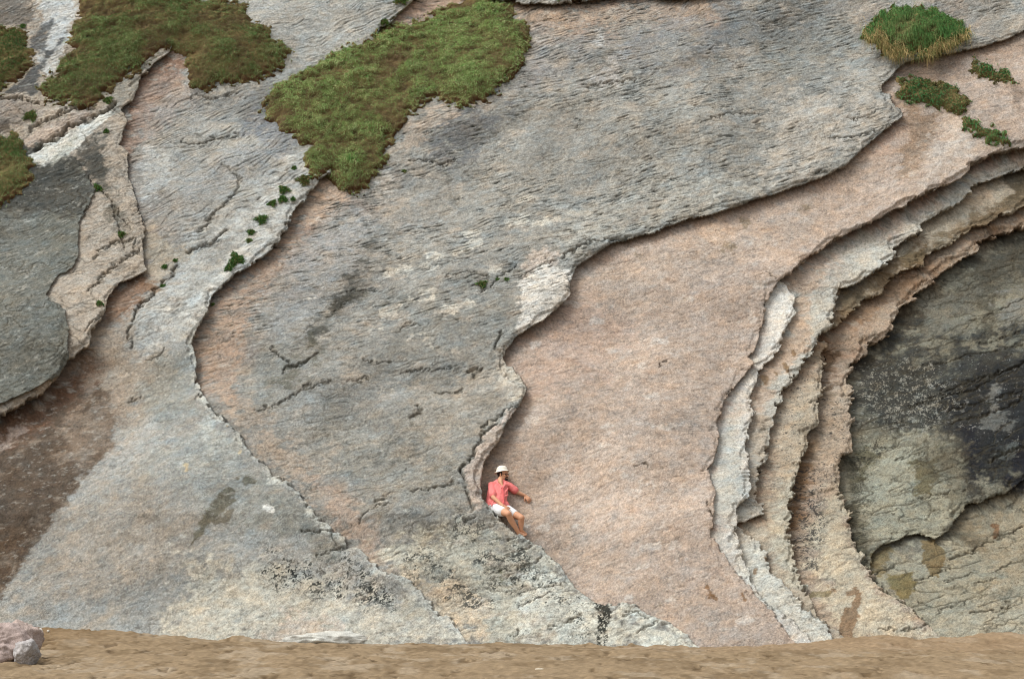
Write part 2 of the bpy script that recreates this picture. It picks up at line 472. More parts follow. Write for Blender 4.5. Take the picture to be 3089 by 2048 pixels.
# thin crack network from level sets
def level_cracks(lx, ly, ang, seed, w, cut):
    g = gf(lx, ly, ang, seed) + 0.10 * grain2
    gs, gu = np.gradient(g, DS, DU)
    d = np.abs(g) / (np.sqrt(gs * gs + gu * gu) + 1e-3)
    msk = sstep(gf(0.6, 0.4, ang, seed + 1), cut, cut + 0.7)
    return np.exp(-(d / w) ** 2) * msk
crk = level_cracks(0.55, 0.16, 14, 60, 0.012, 0.0) * (0.7 * inB + 0.35 * inA + 0.3 * inC + 0.5 * inE + 0.3 * inF + 0.4 * inL + 0.3 * inG)
crk = np.maximum(crk, level_cracks(0.8, 0.22, 22, 63, 0.014, -0.3) * inH)
crk = np.maximum(crk, level_cracks(0.22, 0.16, -30, 66, 0.012, 0.5) * (inL + 0.5 * inA + 0.3 * inB * sstep(PY, 1300, 1600)))

crk = np.maximum(crk, np.exp(-(vdA / 0.010) ** 2) * wA)
crk = np.maximum(crk, 0.8 * np.exp(-(vdB / 0.007) ** 2) * wB)
# ------------------------------------------------------------------ traced cracks: (points, half width px, depth m, lip m)
CRACKS = [
 ([(1512,1003),(1495,1052),(1522,1080)],3,.03,.0), ([(2092,372),(2200,340),(2289,345)],2,.015,.01),
 ([(2492,412),(2545,418),(2600,405),(2640,400)],3,.03,.02), ([(2560,355),(2585,362),(2640,338)],2,.02,.01),
 ([(1240,485),(1310,487),(1340,500),(1375,480)],2,.03,.0), ([(1770,260),(1850,250),(1930,240)],2,.02,.01),
 ([(1700,775),(1770,735),(1830,725),(1880,735),(1900,728)],3,.03,.02), ([(1560,835),(1620,810),(1680,790)],2,.02,.01),
 ([(1441,880),(1490,850),(1560,800)],2,.03,.0), ([(1340,835),(1420,820),(1480,835)],2,.02,.01),
 ([(1190,1000),(1230,975),(1280,985)],2,.02,.01), ([(1040,880),(1130,878)],2,.02,.0),
 ([(813,1050),(895,1105)],3,.03,.0), ([(850,1122),(900,1098),(960,1068)],3,.03,.01), ([(770,1237),(830,1222),(900,1180),(960,1155),(1000,1148)],3,.02,.02),
 ([(1050,1152),(1108,1145)],3,.02,.01), ([(1100,1085),(1130,1095),(1180,1090)],2,.02,.01), ([(1205,1125),(1280,1115),(1365,1110)],2,.02,.02),
 ([(1415,1120),(1450,1112),(1435,1135)],6,.04,.0), ([(1260,1229),(1272,1245),(1240,1255)],7,.03,.0), ([(1324,1188),(1380,1185),(1400,1175)],3,.02,.0),
 ([(1450,1290),(1490,1262),(1545,1236)],3,.03,.01), ([(1430,1360),(1440,1340),(1465,1300),(1490,1278)],4,.04,.0),
 ([(1390,1415),(1410,1395),(1437,1362)],5,.05,.0), ([(1390,1415),(1405,1450),(1420,1500),(1423,1540)],4,.04,.0), ([(1130,1515),(1160,1500),(1195,1480)],3,.02,.01),
 ([(1240,1485),(1310,1470),(1385,1453)],3,.02,.01), ([(1085,1580),(1095,1550),(1130,1530),(1180,1515)],2,.02,.0), ([(1400,1570),(1432,1558)],2,.02,.0),
 ([(910,1600),(960,1602),(1010,1607)],3,.02,.02), ([(960,1675),(1000,1660),(1045,1650)],3,.02,.0), ([(1000,1615),(1025,1650)],3,.02,.0),
 ([(680,690),(660,720),(620,742),(570,765)],4,.04,.02), ([(680,500),(700,520),(730,545),(690,610),(640,650),(600,700)],4,.02,.015),
 ([(535,800),(500,850),(460,890),(420,925),(405,950)],4,.05,.02), ([(405,950),(395,1010),(400,1050)],4,.03,.02), ([(540,430),(600,440),(640,420),(720,412)],3,.02,.01),
 ([(580,300),(600,290),(640,300),(720,280)],3,.02,.0), ([(440,1090),(480,1080),(500,1050)],2,.02,.0), ([(378,1212),(420,1195)],2,.02,.0),
 ([(0,298),(60,296),(110,310)],4,.06,.03), ([(90,395),(150,360),(220,330),(290,330)],4,.05,.04), ([(105,450),(200,400),(200,385),(270,365),(345,322)],5,.08,.05),
 ([(285,780),(335,740),(400,720),(410,760)],3,.03,.02), ([(262,880),(300,850),(325,820),(335,800),(380,780),(420,760)],3,.03,.02), ([(330,600),(350,660),(370,750)],2,.03,.0),
 ([(255,1000),(285,975),(310,960)],3,.03,.01), ([(300,560),(340,620),(380,680)],2,.03,.0),
 ([(2800,1200),(2900,1160),(3089,1100)],4,.03,.02), ([(2780,1110),(2870,1085),(3089,1040)],3,.02,.015), ([(2750,1230),(2830,1200),(2930,1180),(3020,1120),(3120,1090)],4,.03,.02),
 ([(2860,1240),(2960,1210),(3089,1180)],4,.03,.02), ([(2870,1275),(2960,1250),(3040,1230),(3120,1190)],4,.03,.02), ([(2920,970),(2990,945),(3089,900)],3,.02,.02),
 ([(2950,1040),(3020,1020),(3089,1000)],3,.02,.02), ([(2980,1395),(3020,1370),(3089,1350)],5,.03,.02), ([(2700,1390),(2760,1370),(2800,1365)],3,.02,.0),
 ([(2740,1510),(2830,1490),(2914,1480)],2,.02,.0), ([(2870,1680),(2940,1662),(2985,1630),(3089,1590)],4,.03,.03), ([(3010,1718),(3060,1690),(3100,1680)],4,.02,.02),
 ([(2760,1745),(2800,1742),(2870,1700)],3,.02,.02), ([(2850,1755),(2900,1735),(2935,1720)],3,.02,.0), ([(2940,1755),(2990,1742),(3020,1725)],3,.02,.0),
 ([(2820,1850),(2860,1830),(2920,1812)],3,.02,.0), ([(2930,1848),(2990,1840),(3050,1828)],4,.03,.03), ([(2650,1900),(2740,1898),(2780,1885),(2800,1875)],4,.03,.02),
 ([(2632,1720),(2690,1710),(2700,1700)],4,.03,.0), ([(2770,1815),(2810,1835)],3,.02,.0), ([(2410,1500),(2520,1470)],2,.01,.0), ([(2540,1650),(2600,1630)],2,.01,.0),
 ([(1500,1625),(1550,1625),(1570,1620)],2,.02,.0), ([(1530,1740),(1560,1710),(1600,1700),(1632,1680)],3,.015,.0), ([(1500,1720),(1560,1710)],2,.015,.0),
 ([(1560,1830),(1600,1820),(1660,1780)],2,.015,.0), ([(1540,1790),(1620,1770),(1700,1760)],2,.015,.0), ([(1520,1680),(1600,1650)],2,.015,.0),
 ([(2130,1510),(2145,1535),(2150,1560)],3,.03,.0), ([(1905,1405),(1925,1393),(1945,1398),(1955,1408)],2,.02,.01), ([(1985,1105),(2000,1090),(2018,1088)],2,.02,.0),
 ([(1930,1905),(1980,1880),(2020,1885)],3,.02,.0), ([(1880,1860),(1915,1840),(1960,1870)],2,.02,.0), ([(2310,820),(2325,830),(2356,852)],2,.01,.0),
 ([(1650,1895),(1700,1880),(1760,1850)],2,.02,.0), ([(1540,1920),(1570,1905)],2,.02,.0),
]
def subset(pts, pad):
    xs = [p[0] for p in pts]; ys = [p[1] for p in pts]
    return np.nonzero(((PX > min(xs) - pad) & (PX < max(xs) + pad) & (PY > min(ys) - pad) & (PY < max(ys) + pad)).ravel())[0]
PXf, PYf = PX.ravel(), PY.ravel()
Hf = Hh.ravel(); crkf = crk.ravel(); n_midf = n_mid.ravel(); n_tf = n_tooth2.ravel(); n_tthf = n_tooth.ravel(); n_finef = n_fine.ravel()
for pts, w, dep, lip in CRACKS:
    if pts[0][0] > 2600 and pts[0][1] > 800: w *= .7; lip *= .5; dep *= .8
    ix = subset(pts, 60)
    wx = PXf[ix] + 4 * n_tf[ix] + 1.5 * n_tthf[ix]; wy = PYf[ix] + 3.5 * n_midf[ix] + 1.5 * n_tthf[ix]
    d = seg_dist(wx, wy, pts)
    k = np.exp(-(d / (w * 0.95 + .4)) ** 2) * sstep(n_midf[ix], -2.0, -0.6)
    crkf[ix] = np.maximum(crkf[ix], k)
    Hf[ix] -= dep * 1.2 * k
    if lip:
        # the upper side stands proud of the lower one
        d2 = seg_dist(wx, wy + w + 9, pts)
        Hf[ix] += 0.6 * lip * np.exp(-(d2 / 14) ** 2)
Hf -= 0.014 * crkf * (1 - sstep(crkf * 0, 0.5, 1))

def flatten_under(polys):
    w = np.zeros((NS, NU), np.float32)
    for p in polys:
        w = np.maximum(w, sstep(tlook(sdf(TGX, TGY, p).astype(np.float32), PX, PY), -2, 34))
    return w
wf = flatten_under([P1, P2, P3, P4])
Hh = Hh * (1 - wf) + blur(Hh, 0.5) * wf
DUs *= 1 - wf; DSs *= 1 - wf
Hf = Hh.ravel()

# ------------------------------------------------------------------ colour of the rock (its own colour, plus shadow painted under the slab lips)
K = 0.80
def C(r, g, b):
    l = lin((r, g, b)) * K
    y = l @ np.array([.25, .6, .15])
    return ((l * .86 + y * .14) * np.array([.985, .995, .96])).astype(np.float32)
colr = np.empty((NS, NU, 3), np.float32)
colr[:] = C(128, 124, 112)
def mixc(mask, c):
    global colr
    colr += mask[..., None].astype(np.float32) * (np.asarray(c, np.float32) - colr)
BASE = {'H': C(132, 128, 112), 'G': C(178, 160, 141), 'F': C(184, 172, 153), 'E': C(192, 188, 178), 'D': C(212, 208, 200), 'C': C(190, 170, 155),
        'B': C(155, 153, 147), 'A': C(166, 165, 160), 'left': C(176, 164, 150), 'L2': C(114, 115, 108)}
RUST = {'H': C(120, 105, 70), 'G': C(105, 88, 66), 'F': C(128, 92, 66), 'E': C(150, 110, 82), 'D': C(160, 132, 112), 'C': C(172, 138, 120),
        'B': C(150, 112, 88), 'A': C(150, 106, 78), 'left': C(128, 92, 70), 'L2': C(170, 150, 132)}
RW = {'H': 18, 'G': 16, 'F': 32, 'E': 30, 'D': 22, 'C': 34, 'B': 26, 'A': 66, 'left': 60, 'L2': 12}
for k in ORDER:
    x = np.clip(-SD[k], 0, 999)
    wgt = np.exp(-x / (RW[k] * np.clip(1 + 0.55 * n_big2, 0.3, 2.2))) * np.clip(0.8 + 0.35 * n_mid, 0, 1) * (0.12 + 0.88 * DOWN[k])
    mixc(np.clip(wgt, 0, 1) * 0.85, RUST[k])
    soil_shade = np.exp(-(x / 10.0) ** 1.5) * DOWN[k] * np.clip(0.75 + 0.3 * n_mid, 0, 1) * (k != 'L2')  # brown crevice soil, darkened to paint the lip's shadow line into the colour
    mixc(np.clip(soil_shade, 0, 1) * 0.9, C(64, 44, 34))
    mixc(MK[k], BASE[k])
colf = colr.reshape(-1, 3)

MASKS = {'A': inA, 'B': inB, 'C': inC, 'D': inD, 'E': inE, 'F': inF, 'G': inG, 'H': inH, 'L': inL}
def stain(shape, c, strength=1.0, feather=20, warp=12, layer=None, r=None, speck=None):
    """shape: polygon (r None) or polyline of radius r; feather, warp in photo pixels; speck: keep only noise above this value"""
    pad = (r or 0) + feather + warp * 2.5
    ix = subset(shape, pad)
    if not len(ix): return
    px, py = PXf[ix], PYf[ix]
    wob = warp * (0.55 * n_midf[ix] + 0.55 * n_tf[ix])
    sd = (r - seg_dist(px, py, shape) if r is not None else sdf(px, py, shape)) + wob
    m = sstep(sd, -feather * 0.5, feather * 0.5) * strength
    if speck is not None:
        m = m * sstep(SPK.ravel()[ix], speck, speck + 0.5)
    if layer:
        m = m * sum(MASKS[q].ravel()[ix] for q in layer)
    colf[ix] += (m[:, None] * (np.asarray(c, np.float32) - colf[ix])).astype(np.float32)
SPK = gf(0.022, 0.018, 0, 70) * 0.85 + gf(0.10, 0.08, 0, 71) * 0.55

# -- left slabs
stain([(-400,420),(100,430),(232,486),(263,527),(285,580),(268,625),(250,660),(180,640),(100,660),(0,740),(-400,800)], C(76,76,72), .88, 26, 16, 'L')
stain([(300,380),(330,560),(400,720),(350,700),(270,480)], C(96,94,86), .8, 30, 16, 'L')
stain([(215,430),(330,400),(330,520),(260,540)], C(74,74,70), .85, 30, 20, 'L')
stain([(0,640),(110,640),(150,900),(90,1100),(-200,1200),(-300,700)], C(120,121,115), .7, 60, 30, 'L')
stain([(90,470),(120,505),(200,470),(335,345),(330,335),(230,385),(140,430)], C(214,214,208), .95, 8, 5, 'L')
stain([(150,490),(230,410),(200,480),(160,500)], C(178,180,172), .8, 10, 5, 'L')
stain([(70,430),(100,450),(200,395),(270,350),(240,340),(120,390)], C(190,172,158), .8, 10, 6, 'L')
stain([(-100,300),(100,300),(130,330),(60,390),(-100,410)], C(142,132,124), .8, 20, 14, 'L')
stain([(-100,330),(60,370),(30,410),(-100,430)], C(84,78,72), .85, 20, 14, 'L')
stain([(-100,-80),(120,-80),(80,90),(-100,80)], C(96,92,88), .85, 30, 20, 'L')
stain([(110,-80),(230,-80),(230,40),(190,160),(140,220),(95,200),(130,100)], C(188,190,190), .9, 20, 14, 'L')
stain([(120,90),(160,60),(140,150),(100,170),(95,120)], C(80,82,84), .88, 16, 10, 'L')
stain([(190,120),(120,215),(110,290),(10,290),(90,215),(140,160)], C(72,74,76), .92, 12, 8, 'L')
stain([(195,130),(180,200),(140,235),(150,190)], C(190,190,188), .8, 10, 6, 'L')
stain([(0,282),(98,195)], C(170,155,130), .7, 6, 4, 'L', r=4)
stain([(340,260),(430,180),(490,160),(430,250),(390,320),(340,330)], C(150,148,140), .8, 20, 12, 'L')
# -- slab A
stain([(420,260),(520,160),(560,180),(540,260),(450,330),(400,450),(365,430)], C(142,108,88), .85, 34, 16, 'A')
stain([(470,230),(560,230),(600,290),(480,400),(400,440),(420,330)], C(168,150,138), .6, 40, 16, 'A')
stain([(600,285),(800,245),(880,250),(900,330),(860,420),(760,400),(640,340)], C(124,126,126), .75, 60, 26, 'A')
stain([(760,300),(900,330),(930,440),(860,470),(740,400)], C(120,124,132), .7, 40, 26, 'A')
stain([(700,460),(860,420),(900,470),(800,520),(700,540),(560,600)], C(150,152,154), .6, 50, 26, 'A')
stain([(930,450),(960,540),(850,700),(720,830),(640,890),(690,760),(800,620),(880,480)], C(198,198,194), .8, 50, 20, 'A')
stain([(560,520),(740,480),(690,600),(560,720),(470,760),(440,640)], C(162,160,156), .6, 60, 24, 'A')
stain([(440,460),(500,420),(520,520),(470,600),(430,560)], C(190,192,190), .6, 30, 20, 'A')
stain([(530,790),(640,700),(740,640),(700,720),(560,860),(450,990),(410,1060),(405,960)], C(186,188,186), .75, 40, 20, 'A')
stain([(590,900),(640,900),(620,960),(560,1010),(440,1080),(420,1040),(500,960)], C(196,196,192), .7, 30, 16, 'A')
stain([(440,690),(560,760),(540,800),(450,890),(440,830)], C(172,160,142), .8, 20, 16, 'A')
stain([(350,870),(440,835),(470,860),(410,930),(380,960),(330,990),(325,930)], C(130,96,70), .85, 30, 14, 'A')
stain([(300,1000),(400,960),(390,1080),(500,1060),(560,1080),(520,1200),(380,1300),(250,1250),(200,1180)], C(160,146,130), .85, 70, 24, 'A')
stain([(480,1080),(590,1060),(595,1180),(560,1260),(480,1290),(400,1200)], C(142,144,138), .7, 60, 20, 'A')
stain([(-200,1310),(0,1285),(140,1215),(240,1140),(330,1180),(350,1290),(345,1345),(268,1424),(179,1544),(98,1660),(36,1741),(0,1803),(-200,2060)], C(94,78,64), .95, 16, 9, 'A')
stain([(-200,1310),(0,1285),(140,1215),(240,1110),(280,1060),(330,1100),(200,1230),(60,1330),(-200,1420)], C(110,78,58), .7, 60, 14, 'A')
stain([(200,1260),(360,1180),(380,1260),(345,1345),(290,1370),(180,1400)], C(152,134,118), .6, 60, 20, 'A')
stain([(-100,1600),(90,1620),(36,1741),(-100,1803)], C(96,74,54), .7, 60, 16, 'A')
stain([(0,1345),(60,1300)], C(176,160,150), .6, 16, 10, 'A', r=10)
stain([(300,1500),(520,1450),(620,1600),(560,1750),(300,1800),(80,1800),(120,1660)], C(158,146,132), .7, 120, 40, 'A')
stain([(430,1380),(620,1250),(740,1360),(860,1500),(760,1600),(560,1500)], C(158,162,158), .6, 80, 40, 'A')
stain([(590,1270),(640,1270),(700,1360),(720,1400),(640,1390)], C(184,188,184), .6, 30, 16, 'A')
stain([(770,1420),(900,1480),(1000,1600),(900,1640),(800,1560)], C(140,143,138), .7, 60, 24, 'A')
stain([(690,1465),(712,1480),(700,1520),(640,1570),(600,1630),(570,1650),(585,1610),(640,1510),(665,1480)], C(104,98,80), .85, 7, 6, 'A')
stain([(700,1540),(680,1565),(650,1575)], C(112,104,88), .8, 6, 4, 'A', r=8)
stain([(745,1448),(760,1450)], C(104,98,80), .85, 6, 5, 'A', r=11)
stain([(716,1443),(717,1444)], C(104,98,80), .85, 4, 3, 'A', r=6)
stain([(560,1400),(566,1420)], C(206,180,124), .55, 6, 5, 'A', r=2)
stain([(727,1360),(724,1368)], C(206,180,124), .55, 6, 5, 'A', r=2)
stain([(688,1290),(686,1290)], C(214,180,110), .6, 4, 3, 'A', r=5)
stain([(800,1530),(818,1537)], C(228,228,224), .9, 5, 3, 'A', r=9)
stain([(560,1700),(900,1720),(1300,1850),(1420,1960),(500,1960)], C(204,198,182), .75, 90, 40, 'A')
stain([(1000,1800),(1300,1830),(1400,1930),(1000,1960)], C(208,204,192), .6, 50, 30, 'A')
stain([(860,1860),(980,1850),(1050,1930),(800,1950)], C(202,176,160), .4, 40, 30, 'A')
stain([(1200,1840),(1230,1820),(1290,1820),(1310,1850),(1220,1880)], C(166,162,148), .6, 14, 8, 'A')
for sh, thr in (([(780,1640),(960,1690),(1080,1740),(1190,1790),(1180,1830),(1080,1830),(960,1790),(840,1760)], .25), ([(940,1600),(1080,1660),(1180,1760),(1080,1770),(960,1680)], .45),
                ([(860,1700),(960,1720),(970,1810),(850,1790)], .6), ([(1080,1740),(1190,1750),(1190,1830),(1100,1840)], -.2), ([(1000,1720),(1080,1720),(1080,1790),(1020,1780)], .45)):
    stain(sh, C(48, 52, 50), .9, 60, 20, 'A', speck=thr)
stain([(1040,1620),(1020,1690),(950,1690),(940,1620)], C(126,128,122), .6, 30, 14, 'A')
stain([(598,1001),(580,1042),(592,1068),(594,1153),(612,1202),(647,1242),(688,1278),(723,1314),(750,1352),(790,1397),(830,1442),(884,1464),(920,1509),(955,1567),(1009,1607),(1040,1620),(1080,1647),(1134,1705),(1201,1741),(1277,1794),(1321,1852),(1375,1888),(1420,1940)], C(204,204,196), .7, 16, 9, 'A', r=15)
# -- slab B
stain([(1473,1535),(1504,1571),(1558,1611),(1634,1652),(1687,1701),(1737,1772),(1804,1821),(1924,1830),(1982,1861),(2049,1902),(2112,1951)], C(212,210,200), .7, 16, 9, 'B', r=16)
stain([(1230,-60),(1500,-60),(1440,10),(1200,90),(1150,90)], C(196,166,146), .9, 30, 12, 'B')
stain([(1560,20),(1800,20),(2150,0),(2230,30),(2100,80),(1800,70),(1640,110),(1580,90)], C(172,150,130), .8, 50, 20, 'B')
stain([(1600,80),(1700,100),(1640,200),(1610,260),(1600,120)], C(184,172,164), .6, 40, 20, 'B')
stain([(1600,140),(1800,100),(1800,180),(1700,260),(1560,270)], C(136,136,136), .6, 60, 30, 'B')
stain([(1795,80),(1825,85),(1815,140),(1790,140)], C(196,194,192), .8, 12, 8, 'B')
stain([(1790,230),(1900,140),(1880,200),(1870,250),(1810,258)], C(182,180,180), .6, 20, 14, 'B')
stain([(1900,70),(2150,60),(2400,-20),(2500,10),(2200,170),(1940,210)], C(134,138,142), .55, 80, 40, 'B')
stain([(2160,0),(2260,0),(2230,70),(2150,120)], C(112,118,122), .6, 40, 26, 'B')
stain([(1280,330),(1500,300),(1480,400),(1400,480),(1330,490),(1270,400)], C(108,110,114), .75, 70, 40, 'B')
stain([(1290,320),(1380,330),(1300,400),(1240,440),(1180,450),(1230,380)], C(196,178,160), .7, 30, 16, 'B')
stain([(1080,600),(1170,520),(1200,560),(1110,620)], C(196,192,186), .7, 24, 16, 'B')
stain([(2300,-60),(2640,-60),(2600,60),(2580,200),(2450,330),(2300,200)], C(132,136,134), .5, 90, 40, 'B')
stain([(2350,300),(2680,300),(2720,350),(2600,440),(2420,540),(2300,590),(2300,450)], C(190,182,172), .6, 90, 40, 'B')
stain([(2000,500),(2350,560),(2100,650),(1900,700),(1700,760),(1750,650)], C(182,180,172), .55, 80, 40, 'B')
stain([(1000,560),(1040,590),(900,700),(860,800),(800,900),(740,1020),(720,1130),(700,1230),(640,1160),(600,1060),(640,960),(720,860),(870,700),(950,590)], C(172,144,122), .8, 60, 26, 'B')
stain([(980,560),(1060,590),(1010,640),(930,680),(930,620)], C(190,166,146), .8, 24, 12, 'B')
stain([(850,840),(960,700),(1080,620),(1120,740),(960,960),(830,1080),(770,1000)], C(164,166,166), .6, 60, 30, 'B')
stain([(760,1050),(860,1000),(900,1080),(860,1200),(780,1240),(740,1130)], C(142,144,140), .7, 50, 24, 'B')
stain([(690,1240),(760,1240),(860,1330),(920,1400),(960,1530),(1040,1600),(1080,1640),(1140,1700),(1230,1740),(1320,1830),(1450,1950),(1400,1960),(1250,1760),(1100,1640),(960,1540),(900,1450),(820,1400),(760,1330)], C(178,160,142), .8, 70, 30, 'B')
stain([(920,1400),(1050,1480),(1100,1560),(1180,1640),(1120,1690),(1000,1580)], C(180,156,138), .7, 50, 20, 'B')
stain([(1020,920),(1060,860),(1100,820),(1120,760)], C(72,70,62), .85, 44, 26, 'B', r=18)
stain([(960,1000),(1000,950),(1040,900)], C(76,74,66), .85, 36, 22, 'B', r=16)
stain([(850,1160),(900,1110),(950,1050)], C(100,98,86), .75, 34, 22, 'B', r=20)
stain([(1000,1160),(1160,1080),(1400,1060),(1500,1090),(1400,1150),(1250,1150),(1040,1260),(900,1220)], C(134,134,130), .6, 70, 40, 'B')
stain([(1150,900),(1560,860),(1560,980),(1480,1060),(1160,1060)], C(140,142,138), .5, 70, 40, 'B')
stain([(960,1250),(1300,1280),(1430,1380),(1380,1530),(1150,1500),(950,1400)], C(146,144,136), .6, 90, 40, 'B')
stain([(1200,1200),(1500,1120),(1580,1180),(1480,1270),(1420,1360),(1300,1400),(1160,1320)], C(168,158,144), .6, 80, 40, 'B')
stain([(1600,760),(1690,750),(1680,800),(1600,850),(1560,870),(1570,830)], C(204,188,176), .75, 16, 12, 'B')
stain([(1560,850),(1640,800),(1722,812),(1722,900),(1640,972),(1560,1010),(1570,930)], C(216,210,202), 1.0, 10, 8, 'B')
stain([(1530,1105),(1592,1172),(1560,1230),(1530,1180),(1500,1120)], C(196,190,178), .8, 14, 10, 'B')
stain([(1560,1236),(1510,1330),(1455,1420),(1450,1500),(1480,1560),(1440,1550),(1400,1440),(1440,1350),(1500,1270)], C(200,180,166), .85, 14, 9, 'B')
for x, y, a, b in ((1275,905,30,8),(1290,875,26,6),(1390,755,18,8),(1310,780,16,8),(1300,805,22,6),(1430,740,18,10),(1260,1025,18,8),(1290,1042,14,4),(980,1020,18,6),(940,900,8,4),
                   (1180,935,24,10),(1165,950,18,5),(1195,960,10,8),(1560,665,22,14),(1640,670,40,8),(1590,600,26,6),(1200,820,30,10),(1130,990,16,6),(1400,920,22,12),(1370,930,24,8),(1500,810,20,8),(1430,700,20,6)):
    stain([(x - a, y + a * .1), (x + a, y - a * .1)], C(206, 200, 188), .75, 8, 7, 'B', r=b)
stain([(1200,1600),(1430,1600),(1550,1620),(1640,1680),(1700,1740),(1820,1840),(2110,1950),(1480,1960),(1380,1880),(1250,1740),(1150,1660)], C(196,192,176), .8, 60, 30, 'B')
stain([(1600,1700),(1700,1760),(1820,1840),(1900,1830),(2100,1950),(1640,1960),(1560,1850)], C(212,212,202), .7, 50, 30, 'B')
stain([(1230,1740),(1420,1760),(1480,1860),(1450,1930),(1350,1850)], C(210,190,164), .7, 40, 24, 'B')
stain([(1480,1640),(1600,1650),(1640,1690),(1560,1700)], C(186,188,180), .6, 30, 20, 'B')
for sh, thr in (([(1450,1650),(1560,1640),(1620,1680),(1600,1740),(1500,1740),(1440,1700)], -.2), ([(1290,1730),(1400,1750),(1480,1800),(1500,1850),(1420,1830),(1320,1790)], -.05),
                ([(1230,1660),(1330,1650),(1350,1730),(1240,1740)], .6), ([(1380,1540),(1470,1580),(1420,1640),(1370,1600)], .45), ([(1440,1700),(1620,1700),(1740,1800),(1700,1860),(1560,1830)], .9),
                ([(1720,1820),(1790,1820),(1780,1950),(1720,1930)], .65), ([(1570,1870),(1620,1870),(1620,1920),(1570,1920)], 1.3)):
    stain(sh, C(46, 52, 52), .88, 50, 20, 'B', speck=thr)
stain([(1812,1835),(1830,1846),(1824,1868)], C(44,46,42), .95, 6, 6, 'B', r=16, speck=-1.0)
stain([(1818,1860),(1817,1890),(1812,1950)], C(44,46,42), .95, 6, 6, 'B', r=14, speck=-.9)
stain([(1510,1720),(1512,1750)], C(90,92,50), .7, 8, 6, 'B', r=6)
# -- pink slab C
stain([(2680,250),(2800,180),(3089,110),(3400,40),(3400,200),(3089,160),(2900,200),(2760,320),(2700,330)], C(150,128,110), .75, 50, 20, 'C')
stain([(2730,320),(2840,340),(2820,420),(2790,480),(2760,540),(2735,545),(2710,480),(2740,420)], C(160,134,110), .8, 16, 14, 'C')
stain([(2830,430),(2900,430),(2900,470),(2830,470)], C(186,182,178), .6, 30, 20, 'C')
stain([(3050,262),(3085,262),(3080,340),(3055,330)], C(140,124,112), .75, 10, 8, 'C')
stain([(2850,340),(3089,440),(2900,520),(2750,600),(2800,480)], C(196,180,166), .6, 50, 24, 'C')
stain([(2860,220),(3000,260),(3089,330),(3089,430),(2920,360)], C(178,160,146), .6, 40, 20, 'C')
stain([(2060,800),(2300,780),(2300,940),(2260,1060),(2140,1080),(2050,960)], C(184,166,154), .5, 90, 40, 'C')
stain([(1560,1020),(1780,900),(1900,1000),(1800,1150),(1620,1180)], C(192,164,148), .5, 80, 40, 'C')
stain([(1480,1380),(1560,1240),(1600,1250),(1560,1400),(1530,1560),(1470,1500)], C(158,134,116), .75, 40, 16, 'C')
stain([(1740,830),(2000,710),(2400,600),(2500,620),(2200,800),(1900,900)], C(194,175,159), .5, 90, 40, 'C')
stain([(1560,1600),(1700,1560),(2000,1780),(2300,1850),(2350,1960),(2130,1950),(1900,1800),(1700,1720)], C(172,155,141), .65, 110, 40, 'C')
for x, y, rr in ((2200,747,11),(1930,770,7),(2425,632,8),(2252,675,6),(1945,752,6),(2300,560,6),(1995,1815,5)):
    stain([(x - rr, y), (x + rr, y)], C(120, 104, 76), .6, 8, 9, 'C', r=rr)
stain([(2133,1765),(2142,1785),(2140,1800)], C(138,104,72), .9, 5, 5, 'C', r=6)
stain([(2148,1795),(2162,1810)], C(138,104,72), .9, 5, 5, 'C', r=5)
stain([(2238,1790),(2248,1808)], C(138,104,72), .9, 4, 3, 'C', r=3)
for i in range(60):
    rr = random.Random(i)
    x, y = rr.uniform(1560, 2300), rr.uniform(800, 1930)
    a = rr.uniform(5, 22)
    stain([(x - a, y + a * .15), (x + a, y - a * .15)], C(206, 200, 194) if i % 3 else C(164, 140, 124), .45, 8, 8, 'C', r=rr.uniform(3, 9))
# -- ledges D to G
stain([(2370,860),(2396,900),(2360,1040),(2290,1120),(2310,1000),(2320,920)], C(218,212,204), .8, 20, 12, 'D')
stain([(2170,1300),(2230,1260),(2240,1500),(2180,1560),(2160,1440)], C(186,186,178), .7, 30, 16, 'D')
stain([(2400,820),(2480,800),(2440,940),(2440,1040),(2340,1160),(2300,1240),(2280,1200),(2380,1040),(2410,930)], C(190,164,142), .75, 26, 14, 'E')
stain([(2290,1250),(2330,1260),(2310,1400),(2290,1540),(2270,1500)], C(176,160,140), .6, 20, 10, 'E')
stain([(2300,1640),(2420,1780),(2500,1930),(2320,1840),(2240,1700),(2230,1640)], C(202,200,190), .7, 40, 20, 'DE')
for x, y, rr in ((2370,1105,5),(2375,1115,5),(2345,1132,4),(2318,1150,7),(2310,1158,4),(2396,1063,4),(2430,812,4),(2285,1720,5),(2310,1690,4)):
    stain([(x, y - rr), (x, y + rr)], C(136, 108, 76), .85, 4, 3, 'EFD', r=rr)
stain([(2560,880),(2620,850),(2600,920),(2540,925)], C(112,108,102), .9, 10, 8, 'F')
stain([(2500,1000),(2560,900),(2700,800),(2900,670),(3089,560),(3400,450),(3400,600),(3089,640),(2900,720),(2700,850),(2560,970)], C(112,94,68), .85, 40, 16, 'F')
stain([(3020,520),(3400,400),(3400,520),(3050,580)], C(84,74,56), .75, 30, 20, 'F')
stain([(2730,740),(2790,720),(2780,790),(2720,830),(2700,800)], C(110,92,64), .7, 30, 16, 'F')
stain([(2500,930),(2700,860),(2900,760),(3089,650),(3400,560),(3400,640),(3089,690),(2900,770),(2740,880),(2600,980)], C(138,110,84), .75, 30, 14, 'G')
stain([(2440,1160),(2510,1060),(2480,1280),(2430,1330),(2400,1450),(2340,1560),(2340,1400),(2400,1250)], C(176,158,134), .6, 40, 20, 'F')
stain([(2420,1400),(2400,1560),(2400,1700),(2440,1780),(2380,1760),(2330,1640),(2340,1500)], C(190,184,166), .7, 30, 16, 'F')
